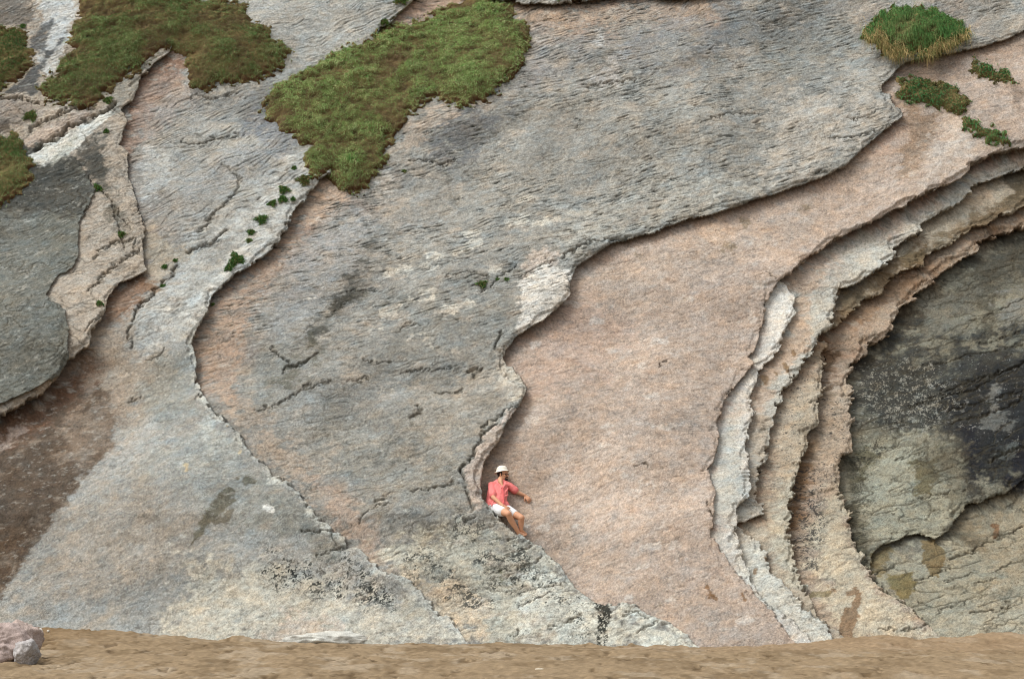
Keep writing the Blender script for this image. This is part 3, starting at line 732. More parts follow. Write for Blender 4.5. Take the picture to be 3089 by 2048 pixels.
stain([(2500,1080),(2530,1070),(2520,1160),(2500,1280),(2470,1330),(2480,1200)], C(98,76,56), .85, 20, 14, 'G')
stain([(2440,1330),(2480,1330),(2440,1450),(2420,1580),(2390,1700),(2380,1560),(2400,1440)], C(132,100,68), .85, 26, 12, 'G')
stain([(2540,1420),(2570,1600),(2660,1780),(2860,1950),(2560,1960),(2480,1800),(2440,1600)], C(192,180,156), .75, 50, 20, 'G')
stain([(2460,1180),(2560,1180),(2565,1380),(2480,1380)], C(176,156,134), .6, 40, 20, 'G')
stain([(2560,1790),(2585,1785),(2590,1800),(2575,1850),(2560,1920),(2552,1930),(2545,1900),(2556,1840)], C(134,106,78), .9, 5, 5, 'G', r=14)
stain([(2585,1790),(2605,1782)], C(134,106,78), .9, 5, 4, 'G', r=5)
stain([(2450,1790),(2500,1785)], C(128,112,76), .8, 6, 5, 'G', r=6)
stain([(2490,1760),(2520,1780)], C(128,96,66), .8, 6, 5, 'G', r=5)
for sh, lay, thr in (([(2420,1420),(2470,1400),(2490,1560),(2460,1720),(2410,1700),(2400,1560)], 'G', .25), ([(2480,1180),(2560,1200),(2560,1340),(2490,1340)], 'G', 1.0),
                     ([(2340,1200),(2460,1100),(2440,1300),(2340,1500)], 'F', 1.35), ([(2480,1350),(2560,1380),(2540,1500),(2460,1480)], 'G', 1.0)):
    stain(sh, C(52, 52, 54), .85, 40, 14, lay, speck=thr)
# -- the dark hollow H
stain([(2740,940),(2950,800),(3089,720),(3500,620),(3500,1000),(3089,900),(2900,960),(2760,1060)], C(104,100,88), .8, 60, 30, 'H')
stain([(2900,800),(3089,700),(3500,600),(3500,760),(3100,800),(2960,880)], C(68,66,58), .75, 50, 30, 'H')
stain([(2790,900),(2950,880),(2950,1010),(2800,1010),(2740,960)], C(116,114,104), .7, 50, 30, 'H')
stain([(2950,900),(3010,890),(3000,1000),(2980,1060),(2940,1030)], C(84,80,68), .8, 16, 16, 'H')
stain([(3050,870),(3089,880),(3089,960),(3030,990),(3010,920)], C(124,122,116), .7, 30, 20, 'H')
stain([(2700,960),(2760,920),(2800,940),(2760,990),(2690,1010)], C(70,62,50), .85, 20, 14, 'H')
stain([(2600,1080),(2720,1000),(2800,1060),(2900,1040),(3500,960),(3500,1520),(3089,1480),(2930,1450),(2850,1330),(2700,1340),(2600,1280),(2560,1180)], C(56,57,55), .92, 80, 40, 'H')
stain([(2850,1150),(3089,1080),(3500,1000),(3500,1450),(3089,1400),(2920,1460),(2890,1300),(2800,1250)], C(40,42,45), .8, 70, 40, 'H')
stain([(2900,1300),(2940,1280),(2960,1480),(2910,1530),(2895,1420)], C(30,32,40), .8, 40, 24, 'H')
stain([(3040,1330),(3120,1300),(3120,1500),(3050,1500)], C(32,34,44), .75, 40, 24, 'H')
stain([(2955,1195),(3010,1170),(3015,1230),(2990,1250),(2965,1230)], C(120,121,118), .8, 10, 10, 'H')
stain([(2940,1260),(3000,1240),(3060,1270),(3040,1290),(2960,1290)], C(108,110,107), .7, 14, 12, 'H')
stain([(3000,1360),(3070,1330),(3060,1370),(3010,1390)], C(96,100,97), .7, 14, 12, 'H')
stain([(2650,1300),(2800,1310),(2900,1450),(2905,1530),(2820,1630),(2640,1650),(2590,1500),(2580,1340)], C(156,154,136), .85, 60, 30, 'H')
stain([(2760,1380),(2830,1370),(2840,1440),(2800,1480),(2760,1470)], C(98,88,56), .8, 24, 18, 'H')
stain([(2760,1340),(2900,1330),(2930,1480),(2900,1530),(2820,1450)], C(96,90,74), .6, 50, 26, 'H')
stain([(2600,1350),(2640,1380),(2600,1420)], C(90,82,52), .7, 24, 16, 'H', r=12)
stain([(2575,1400),(2580,1560),(2620,1700),(2650,1760)], C(64,60,44), .75, 24, 14, 'H', r=12)
stain([(2640,1700),(2840,1640),(2960,1540),(3089,1500),(3500,1400),(3500,2100),(2860,1960),(2680,1790)], C(156,150,130), .9, 40, 24, 'H')
stain([(2950,1560),(3500,1440),(3500,1900),(3000,1800)], C(160,144,118), .5, 80, 40, 'H')
stain([(2780,1640),(2840,1640),(2850,1700),(2830,1730),(2810,1725),(2790,1690)], C(120,100,62), .85, 8, 8, 'H')
stain([(2632,1670),(2700,1655),(2670,1700),(2680,1720),(2640,1720)], C(118,102,66), .8, 12, 10, 'H')
stain([(2700,1725),(2750,1720),(2760,1760),(2745,1800),(2720,1790),(2690,1770),(2680,1730)], C(116,102,58), .85, 10, 8, 'H')
stain([(2990,1585),(3005,1590),(3003,1618)], C(124,88,58), .85, 5, 4, 'H', r=8)
stain([(2860,1600),(2960,1560),(2940,1640)], C(110,92,66), .5, 40, 20, 'H')
for sh, thr, c in (([(2570,1120),(2800,1080),(2900,1200),(2800,1330),(2620,1300),(2570,1240)], .6, (150,147,136)), ([(2580,1300),(2700,1320),(2660,1400),(2590,1390)], .3, (54,54,50)),
                ([(2560,1380),(2620,1400),(2620,1680),(2580,1600)], .3, (52,52,44)), ([(2800,1100),(3300,1000),(3300,1400),(2850,1300)], 1.6, (130,130,128)), ([(2620,1500),(2760,1460),(2880,1560),(2700,1630)], 1.2, (84,80,66)),
                ([(3040,1600),(3300,1580),(3300,1860),(3040,1820)], 1.3, (84,66,48))):
    stain(sh, C(*c), .8, 50, 20, 'H', speck=thr)
stain([(2800,1840),(3089,1800),(3300,1900),(2900,1960),(2700,1950)], C(166,160,142), .6, 50, 30, 'H')

# cracks hold dark dirt and lichen; ripple hollows are a little darker with lichen
colr = colf.reshape(NS, NU, 3)
mixc(np.clip(crk, 0, 1) * 0.7, C(72, 66, 52))
lich = sstep(gf(0.26, 0.12, 15, 80, p=1.8), -0.4, 1.6) * (ripB + ripA) * 0.4
mixc(lich, C(114, 114, 110))
mixc(np.clip(ripB * (0.75 * slotB + 0.5 * slotC) + ripA * 0.6 * slotA, 0, .8), C(74, 76, 70))
pk = sstep(gf(0.35, 0.2, 15, 82, p=2.0), 0.5, 2.2) * (inB + 0.6 * inA) * 0.5
mixc(pk, C(180, 168, 154))
pl = sstep(gf(0.10, 0.05, 14, 84, p=1.6), 0.9, 2.4) * (inB + inA + 0.7 * inC + inL) * 0.5
mixc(pl * .6, C(206, 204, 196))
lum = (1 + 0.10 * wA * (viA - .5) + 0.10 * (viC - .5) + 0.08 * wB * (viB - .5)) * (1 + 0.11 * gf(0.024, 0.018, 10, 86) + 0.07 * n_mid + 0.05 * n_big + 0.10 * gf(0.014, 0.013, 0, 87) - 0.16 * sstep(gf(0.05, 0.022, 14, 89), 1.1, 2.0) - 0.20 * inC * slotC)
warm = 0.03 * gf(0.25, 0.16, 20, 88, p=1.8)
colr *= np.clip(lum, 0.55, 1.5)[..., None]
colr[..., 0] *= 1 + warm; colr[..., 2] *= 1 - warm
colr = np.clip(colr, 0.012, 0.75)

# ------------------------------------------------------------------ the cliff mesh
XX, YY, ZZ = surf(U + DUs, S + DSs, Hh)
V = np.stack([XX, YY, ZZ], -1).astype(np.float32)
rock_mat = attr_mat('rock', 0.93, 75.0, 0.55, 70.0, 0.8, 0.012, 0.15)
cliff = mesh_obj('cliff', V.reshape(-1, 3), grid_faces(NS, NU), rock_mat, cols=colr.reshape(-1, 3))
tag(cliff, 'tall steep rock face of grey and pink layered slabs rising from the beach', kind='structure')

# ------------------------------------------------------------------ beach
def beach():
    xa = axis(-11, 11, 0.03, 70, 70, 1.09)
    ya = np.concatenate([-np.geomspace(300, 1, 30), np.linspace(0, 24, 25), np.arange(24.3, 42.2, 0.035)])
    X, Y = np.meshgrid(xa, ya)
    rng = np.random.default_rng(3)
    ny, nx = X.shape
    ky = np.fft.fftfreq(ny, 0.035)[:, None]; kx = np.fft.rfftfreq(nx, 0.03)[None]
    def g(lx, ly, seed, p=0):
        q = (kx * lx) ** 2 + (ky * ly) ** 2
        A = (1 + q * 6) ** (-p / 2) if p else np.exp(-q * 2.2)
        A[0, 0] = 0
        f = np.fft.irfft2(np.fft.rfft2(np.random.default_rng(seed).standard_normal((ny, nx))) * A, s=(ny, nx))
        return f / f.std()
    fine = sstep(Y, 24, 26)
    Z = fine * (0.014 * g(0.5, 0.35, 1, 2.0) + 0.005 * g(0.08, 0.08, 2) + 0.014 * g(2.2, 1.4, 3))
    # the sand banks up against the foot of the rock, higher on the left
    bank = np.interp(X, [-14,-8.5,-7,-6.4,-5.75,-5.1,-4.15,-2.5,-.25,1.4,3.2,4.2,4.8,5.66,6.4,6.9,7.55,8.4,8.8,12],
                     [.3,.21,.14,.10,.05,-.01,-.04,-.09,-.08,-.12,-.15,-.12,-.10,.02,.03,-.04,.02,.10,.03,.05])
    Z += bank * sstep(Y, 35.5, 40.2)
    foot = g(0.16, 0.8, 9) + 0.4 * g(.06, .2, 19)
    Z -= 0.022 * sstep(foot, 1.1, 2.2) * fine
    # small heaps
    for x, y, r, h in ((-4.55, 39.65, .28, .10), (10.25, 39.9, .45, .18), (1.3, 39.7, .2, .07), (2.0, 39.75, .22, .07), (2.5, 39.7, .2, .06), (-1.6,39.7,.25,.05)):
        Z += h * np.exp(-((X - x) / r) ** 2 - ((Y - y) / (r * 0.8)) ** 2)
    c1, c2, c3 = lin((166, 144, 114)) * .62, lin((112, 92, 66)) * .66, lin((188, 172, 148)) * .66
    m1 = sstep(g(0.5, 1.4, 11, 1.7) + 0.45 * g(.09, .3, 12), -0.4, 1.6)[..., None]
    m2 = sstep(g(0.5, 1.6, 13, 1.8), 0.2, 1.8)[..., None]
    m3 = sstep(foot, 1.3, 2.0)[..., None]
    c = c1 + m1 * .5 * (c2 - c1); c = c + m2 * 0.5 * (c3 - c); c = c + m3 * 0.6 * (lin((84, 66, 44)) * .8 - c)
    left = (sstep(-X, 5.5, 9.5) * sstep(Y, 34.5, 37.5))[..., None]
    c = c + left * 0.6 * (lin((128, 98, 62)) * .8 - c)
    right = (sstep(X, 0, 6) * sstep(Y, 34, 36.5))[..., None]
    c = c + right * 0.5 * (lin((158, 134, 106)) * .8 - c)
    c = c * (1 + 0.08 * g(.05, .05, 14)[..., None])
    m = attr_mat('sand', 0.95, 120, 0.25, 60, 0.6, 0.01, 0.1)
    o = mesh_obj('beach', np.stack([X, Y, Z], -1).reshape(-1, 3), grid_faces(ny, nx), m, cols=np.clip(c, .01, .8).reshape(-1, 3))
    return tag(o, 'brown sandy beach with footprints at the foot of the cliff', kind='structure')
beach()

# ------------------------------------------------------------------ grass patches and plants
Vf = V.reshape(-1, 3)
# smoothed surface for turf
def blades(n, roots, nrm_dir, length, width, droop, spread, seed, cols, segs=3):
    """tapered bent blades; returns verts, faces, colours"""
    rng = np.random.default_rng(seed)
    d = np.asarray(nrm_dir, float) + rng.normal(0, spread, (n, 3))
    d /= np.linalg.norm(d, axis=1)[:, None]
    L = length * rng.uniform(0.5, 1.25, n)
    side = np.cross(d, rng.normal(0, 1, (n, 3)))
    side /= np.linalg.norm(side, axis=1)[:, None] + 1e-9
    dr = droop * rng.uniform(0.5, 1.4, n)
    vs, cs = [], []
    tw = np.array([1.0, 0.85, 0.55, 0.08])[:segs + 1] if segs == 3 else np.linspace(1, 0.08, segs + 1)
    for i in range(segs + 1):
        t = i / segs
        c = roots + d * (L * t)[:, None]
        c[:, 2] -= dr * L * t * t
        c[:, 1] -= 0.25 * dr * L * t * t
        w = (width * tw[i] * rng.uniform(0.8, 1.2, n))[:, None] * side
        vs += [c - w, c + w]
        cs += [cols * (0.8 + 0.3 * t)] * 2
    v = np.stack(vs, 1)           # n, 2(segs+1), 3
    cc = np.stack(cs, 1)
    k = 2 * (segs + 1)
    base = (np.arange(n) * k)[:, None, None]
    q = np.array([[2 * i, 2 * i + 1, 2 * i + 3, 2 * i + 2] for i in range(segs)])[None]
    f = (base + q).reshape(-1, 4)
    return v.reshape(-1, 3), f, cc.reshape(-1, 3)

turf_mat = attr_mat('turf_soil', 0.95, 50, 0.4, 30, 0.8, 0.02, 0.1)
blade_mat = attr_mat('grass_blade', 0.7, 8, 0.15, 1, 0, 0.0, 0.25)
OUT = NRM * 0.75 + np.array([0, 0, 0.35])

def patch(name, label, cat, poly, H, palette, seed, dens, length, width, droop=0.7, spread=0.45, edge=28, group=None, soil_shade=(104, 90, 60), lump=0.04, direc=OUT, maxn=150000, idx0=0.38, bright=2.3):
    rng = np.random.default_rng(seed)
    ix = subset(poly, 20)
    rows, cols_ = ix // NU, ix % NU
    r0, r1, c0, c1 = rows.min(), rows.max() + 1, cols_.min(), cols_.max() + 1
    sl = (slice(r0, r1, 2), slice(c0, c1, 2))
    px = PX[sl] + 7 * n_tooth2[sl] + 4 * n_tooth[sl]; py = PY[sl] + 6 * n_mid[sl] + 4 * n_tooth[sl]
    sd = sdf(px, py, poly)
    prof = 1 - np.exp(-np.clip(sd, 0, None) / edge)
    lm = n_big2[sl] * 0.5 + n_mid[sl] * 0.4 + 0.6 * n_tooth2[sl]
    hh = H * prof + lump * lm * prof - 0.03 * (sd < 0)
    P = V[sl] + hh[..., None].astype(np.float32) * NRM.astype(np.float32)
    keep = sd > -7
    f = grid_faces(P.shape[0], P.shape[1], keep)
    used = np.unique(f); remap = np.full(P.shape[0] * P.shape[1], -1); remap[used] = np.arange(len(used))
    pf = P.reshape(-1, 3)
    org = pf[used].mean(0)
    lowest = pf[used][np.argmin(pf[used][:, 2])]
    org = np.array([org[0], lowest[1], lowest[2]])
    rim = sstep(np.gradient(sd, axis=0), 1.0, 5.0) * (1 - sstep(sd + 7 * n_tooth2[sl] + 5 * n_mid[sl], 8, 26)) * (H > .13) * (H < .3)
    sc = np.clip(lin(soil_shade) * (1 + 0.25 * n_mid[sl].reshape(-1, 1)[used]), .01, .5)
    rimu = rim.reshape(-1, 1)[used]
    sc = sc * (1 - rimu) + rimu * lin((84, 62, 42)) * .8
    root = empty(name, org, label, cat, group)
    mesh_obj('turf', pf[used] - org, remap[f], turf_mat, root, cols=sc)
    # blades
    area = (sd > 2).sum() * (2 * DU) * (2 * DS)
    n = int(min(dens * area, maxn))
    ok = np.nonzero((sd > -1).ravel())[0]
    pick = rng.choice(ok, n)
    jit = rng.uniform(-0.016, 0.016, (n, 2))
    roots = pf[pick] + jit[:, :1] * np.array([[1, 0, 0]]) + jit[:, 1:] * UPS[None] - NRM[None] * 0.004
    pal = np.array([lin(c) * 0.8 for c in palette])
    pal = pal * .88 + pal.mean(1, keepdims=True) * .12
    a = n_big2[sl].ravel()[pick] * 0.5 + n_tooth2[sl].ravel()[pick] * 0.5 + n_mid[sl].ravel()[pick] * 0.5
    b = gfB[sl].ravel()[pick] * 0.8 + rng.normal(0, .55, n)
    # colour choice by clump: index along the palette
    q = np.clip((a * 0.6 + b * 0.5 + rng.normal(0, 0.5, n)) * 0.29 + idx0, 0, 0.999)
    qi = q * (len(pal) - 1)
    i0 = qi.astype(int); fr = (qi - i0)[:, None]
    cc = pal[i0] * (1 - fr) + pal[np.minimum(i0 + 1, len(pal) - 1)] * fr
    cc = cc * rng.uniform(0.6, 1.5, (n, 1)) * bright
    dmask = sstep(sd.ravel()[pick], -2, edge * 0.7)
    keepb = rng.random(n) < (0.35 + 0.65 * dmask) * (1 - 0.85 * rim.ravel()[pick])
    roots, cc = roots[keepb], cc[keepb]
    lm_ = 1 + 0.35 * np.clip(a[keepb], -1.5, 1.5)
    v, f2, c2 = blades(len(roots), roots - org, direc, length * lm_, width, droop, spread, seed + 1, cc)
    g = mesh_obj('blades', v, f2, blade_mat, root, smooth=False, cols=c2)
    g['kind'] = 'stuff'
    return root
gfB = gf(0.5, 0.35, 60, 95)

OLIVE = [(90, 70, 56), (106, 100, 66), (98, 120, 66), (84, 120, 56), (120, 138, 82), (154, 158, 112), (72, 122, 50), (50, 104, 38)]
OLIVE2 = [(80, 62, 50), (92, 86, 56), (84, 106, 58), (72, 106, 50), (98, 120, 70), (126, 132, 88), (58, 102, 42)]
GREEN = [(92, 84, 44), (84, 96, 44), (60, 88, 38), (48, 86, 36), (40, 78, 34)]
CUSH = [(120, 100, 62), (104, 98, 50), (58, 92, 44), (36, 84, 40), (40, 96, 46), (60, 104, 48)]

patch('grass_patch', 'olive grass mat across the upper left, wrapping round a brown rock hollow', 'grass', P1, .15, OLIVE2, 101, 6500, .075, .0030, lump=.025)
patch('grass_patch', 'largest grass mat at upper centre, hanging down like a tongue onto grey slab', 'grass', P2, .17, OLIVE, 102, 6500, .08, .0030, lump=.025, bright=2.6, idx0=.42)
patch('grass_patch', 'green grass at the top left border beside a dark rock gully', 'grass', P3, .14, GREEN, 103, 5000, .08, .0032, lump=.025, idx0=.62)
patch('grass_patch', 'green grass at the left border below the dark gully and white ledge', 'grass', P4, .14, OLIVE2[2:] + GREEN[2:], 104, 5000, .08, .0032, lump=.025, idx0=.62)
patch('grass_tussock', 'domed bright green tussock with straw coloured skirt at upper right', 'grass', P5, .42, [(112,104,60),(84,104,50),(66,104,42),(52,98,38),(60,104,40)], 105, 11000, .11, .0030, droop=1.5, spread=.35, edge=46, lump=.05, bright=1.75, idx0=.52)
patch('cliff_shrub', 'wide green and straw cushion below the tussock, on pink rock', 'plant', P6, .12, CUSH, 106, 5000, .07, .006, edge=14, lump=.03, spread=.8, idx0=.56)
patch('cliff_shrub', 'thin green strip of plants near the right border, above the other cushions', 'plant', P7, .08, CUSH, 107, 5000, .055, .006, edge=9, lump=.02, spread=.8, idx0=.56)
patch('cliff_shrub', 'narrow dark green cushion on the lip of pink rock, lowest of three', 'plant', P8, .10, CUSH[2:], 108, 5500, .05, .006, edge=9, lump=.02, spread=.9, idx0=.56)

# straw skirt of the tussock: a part of that thing
tuss = bpy.data.objects['grass_tussock']
def skirt():
    rng = np.random.default_rng(55)
    line = [(2603,110),(2625,128),(2640,118),(2665,130),(2680,160),(2700,170),(2735,168),(2767,174),(2800,168),(2830,152),(2870,138),(2905,118),(2925,104)]
    n = 5200
    t = rng.uniform(0, len(line) - 1.001, n); i = t.astype(int); f = t - i
    L = np.array(line, float)
    p = L[i] * (1 - f)[:, None] + L[i + 1] * f[:, None] + rng.normal(0, 5, (n, 2)) + np.array([0, -6])
    p[:, 1] -= np.abs(rng.normal(0, 1, n)) * 16 * (0.4 + 0.9 * np.sin(p[:, 0] * 0.055) ** 2)
    kp = rng.random(n) < 0.25 + 0.75 * (np.sin(p[:, 0] * 0.04 + 1) > -0.2)
    p = p[kp]; n = len(p)
    hgt = rng.uniform(.16, .34, n)
    roots = np.array([at(a, b, c_) for (a, b), c_ in zip(p, hgt + .12)])
    pal = np.array([lin(c) * .8 for c in ((164,140,90),(136,118,70),(112,104,58),(180,158,108),(88,106,50))])
    cc = 1.25 * pal[rng.integers(0, 5, n)] * rng.uniform(.75, 1.2, (n, 1))
    org = np.array(tuss.location)
    v, fa, c2 = blades(n, roots - org, NRM * .4 + np.array([0, -.2, -.5]), .17, .0035, .8, .3, 56, cc)
    o = mesh_obj('dry_skirt', v, fa, blade_mat, tuss, smooth=False, cols=c2)
    o['label'] = 'straw coloured dead grass hanging round the lower rim'
    o['kind'] = 'stuff'
skirt()

def small_plant(px, py, r, label, seed, brown=0.0, group=None):
    rng = np.random.default_rng(seed)
    # nearest grid vertex seen at that pixel
    ix = subset([(px, py)], 6)
    if not len(ix): return
    k = ix[np.argmin((PXf[ix] - px) ** 2 + (PYf[ix] - py) ** 2)]
    org = Vf[k].astype(float)
    rad = r / 172.0
    n = int(120 + 2600 * rad * rad * 20)
    th = rng.uniform(0, 2 * math.pi, n); q = np.sqrt(rng.random(n)) * rad * rng.uniform(.6, 1.15, n)
    q *= 0.8 + 0.35 * np.sin(th * 3 + seed) + 0.25 * np.sin(th * 5 + 2 * seed)
    hts = (1 - (q / (rad * 1.2)) ** 2).clip(0) * rad * 0.45
    roots = (np.cos(th) * q)[:, None] * np.array([[1, 0, 0]]) + (np.sin(th) * q)[:, None] * UPS[None] + hts[:, None] * NRM[None] * rng.uniform(.2, 1, (n, 1))
    pal = np.array([lin(c) * .8 for c in ((66,102,50),(50,86,42),(84,116,58),(92,102,56),(112,98,66))])
    w = np.array([.3, .3, .2, .12, .08]) * (1 - brown) + np.array([0, 0, .1, .4, .5]) * brown
    cc = 1.9 * pal[rng.choice(5, n, p=w / w.sum())] * rng.uniform(.7, 1.3, (n, 1))
    v, f, c2 = blades(n, roots, OUT, min(.05, .03 + rad * .2), .0085, .3, .9, seed + 1, cc, segs=2)
    o = mesh_obj('rock_plant', v, f, blade_mat, None, smooth=False, cols=c2)
    o.location = org
    tag(o, label, 'plant', group)
GA = 'green plants along the crack of the pale slab'
def crk_lab(t): return t
for i, (x, y, r, b, lab, g) in enumerate([
    (888,509,9,.2,'tiny green tuft just left of the grass tongue, topmost of the crack plants',GA),
    (918,545,26,.8,'brownish straggling plant touching the lower left of the grass tongue',GA),
    (915,617,18,.4,'dark green plant on the slab lip just above the orange recess',GA),
    (857,576,20,.1,'bushy plant on the pale slab left of the grass tongue, upper of a stacked pair',GA),
    (853,603,17,.0,'bushy plant on the pale slab left of the grass tongue, lower of a stacked pair',GA),
    (884,605,9,.0,'small round green tuft right of the stacked pair of plants',GA),
    (821,616,15,.1,'low green plant below left of the stacked pair of plants',GA),
    (790,665,22,.0,'flat green cushion midway down the crack, below the stacked pair',GA),
    (758,703,14,.1,'upper clump of the narrow green pair in the middle of the crack',GA),
    (752,728,11,.3,'lower clump of the narrow green pair, merging with straw stems',GA),
    (714,787,30,.0,'biggest green clump near the lower end of the crack',GA),
    (690,812,16,.0,'small green clump touching the lower left of the biggest crack clump',GA),
    (496,807,10,.0,'small green tuft left of the lower crack, topmost of three',None),
    (529,788,8,.1,'small green tuft right of the lower crack, beside a thin fissure',None),
    (490,863,9,.0,'small green tuft at the bottom of the fissure above the brown hollow',None),
    (658,917,6,.2,'tiny green tuft alone in the orange recess below the slab lip',None),
    (295,567,18,.0,'bright green plant on the dark left slab beside a fissure',None),
    (320,397,10,.1,'small green tuft at the top of the dark fissured slab',None),
    (94,352,26,.5,'dark straggling bush between the gully and the left grass',None),
    (326,308,17,.2,'small green shrub under the right corner of the olive grass mat',None),
    (69,80,11,.1,'dark green tuft on the rim above the top left grass',None),
    (368,708,14,.2,'green weed in the shaded rock near the left slab corner',None),
    (300,920,12,.4,'thin weed on the pinkish strip of the left slab',None),
    (1160,71,17,.5,'grey green tuft on the slab edge above the central grass mat',None),
    (1210,4,26,.6,'grey green plant at the top border left of the red recess',None),
    (1220,517,9,.3,'small tuft on the grey slab right of the grass tongue',None),
    (1455,858,17,.3,'light green weed left of the white rock plate, largest of three',None),
    (1500,841,6,.2,'tiny light green tuft, middle of three beside the white plate',None),
    (1529,843,8,.1,'tiny light green tuft nearest the white rock plate',None),
    (1690,4,15,.3,'dark weed under the overhanging top slab at the upper border, left of its twin',None),
    (1742,2,12,.4,'small weed under the overhanging top slab, right of the larger weed',None),
    (2953,748,13,.2,'dark green plant hanging under the lowest right ledge',None)]):
    small_plant(x, y, r, lab, 300 + i, b, g)

# ------------------------------------------------------------------ loose rocks
def rock(name, label, cat, loc, size, seed, c, flat=1.0, group=None, rug=1.0):
    import bmesh
    from mathutils import noise as mn
    bm = bmesh.new()
    bmesh.ops.create_icosphere(bm, subdivisions=5, radius=1)
    rr = random.Random(seed)
    planes = [(Vector((rr.gauss(0, 1), rr.gauss(0, 1), rr.gauss(0, 1))).normalized(), rr.uniform(.62, .92)) for _ in range(11)]
    off = Vector((seed * 7.1, 3.3, 1.7))
    for v in bm.verts:
        d = v.co.normalized(); r = 1.0
        for n, k in planes:
            q = d.dot(n)
            if q > 0.01: r = min(r, k / q)
        r += 0.06 * rug * mn.fractal(d * 2.2 * rug + off, 1, 2, 5) + 0.03 * rug * mn.fractal(d * 9 + off, 1, 2, 4)
        v.co = d * r
        v.co.z *= flat
    me = bpy.data.meshes.new(name)
    for v in bm.verts:
        v.co = Vector((v.co.x * size[0], v.co.y * size[1], v.co.z * size[2]))
    zmin = min(v.co.z for v in bm.verts)
    for v in bm.verts: v.co.z -= zmin * 0.75
    bm.to_mesh(me); bm.free()
    ca = me.color_attributes.new('albedo', 'FLOAT_COLOR', 'POINT')
    base = lin(c) * .8
    data = []
    for v in me.vertices:
        k = mn.fractal(v.co * 6 + off, 1, 2, 4); w = mn.noise(v.co * 3 + off)
        f = 1 + 0.22 * k
        data += [base[0] * f * (1 + .05 * w), base[1] * f, base[2] * f * (1 - .05 * w), 1]
    ca.data.foreach_set('color', data)
    me.shade_smooth()
    me.materials.append(rock_mat)
    o = bpy.data.objects.new(name, me); COL.objects.link(o)
    o.location = loc
    return tag(o, label, cat, group)
def ground(px, py, z=0.0):
    r = ray(px, py); k = (z - CAM_Z) / r[2]
    return np.array([0, 0, CAM_Z]) + r * k
g = ground(20, 1990, .05)
rock('boulder', 'largest pinkish boulder at the lower left corner of the beach', 'boulder', (g[0] - .12, g[1] + .25, 0.0), (.46, .40, .31), 3, (186,168,160), rug=1.5)
g = ground(82, 1990, .05)
rock('boulder', 'pale grey smaller boulder leaning right of the pink one', 'boulder', (g[0], g[1], 0.0), (.20, .2, .21), 5, (182,178,176), rug=1.5)
g = ground(55, 1960, .15)
rock('boulder', 'middle pinkish boulder wedged behind the pale grey one', 'boulder', (g[0] - .03, g[1] + .55, 0.02), (.27, .3, .34), 8, (184,166,156), rug=1.5)
g = ground(118, 1908, .2)
rock('stone', 'small white angular stone lying on the sand near the boulders', 'stone', (g[0], g[1], 0.20), (.07, .05, .045), 9, (232,228,220))
g = ground(146, 1906, .2)
rock('stone', 'tiny pale stone just right of the white one', 'stone', (g[0], g[1], 0.20), (.028, .03, .022), 10, (214,206,190))
g = ground(1630, 2020, .0)
rock('stone', 'flat pale stone half buried in the sand near the bottom border', 'stone', (g[0], g[1], -.01), (.085, .12, .02), 12, (206,196,176))
# low outcrop at the foot: a chain of facets modelled as one long rock
g = ground(935, 1942, .02)
rock('outcrop', 'low speckled white rock shelf lying along the foot of the cliff', 'rock', (g[0], Y0 - .02, -.20), (.80, .36, .21), 21, (204,202,192), rug=1.7)

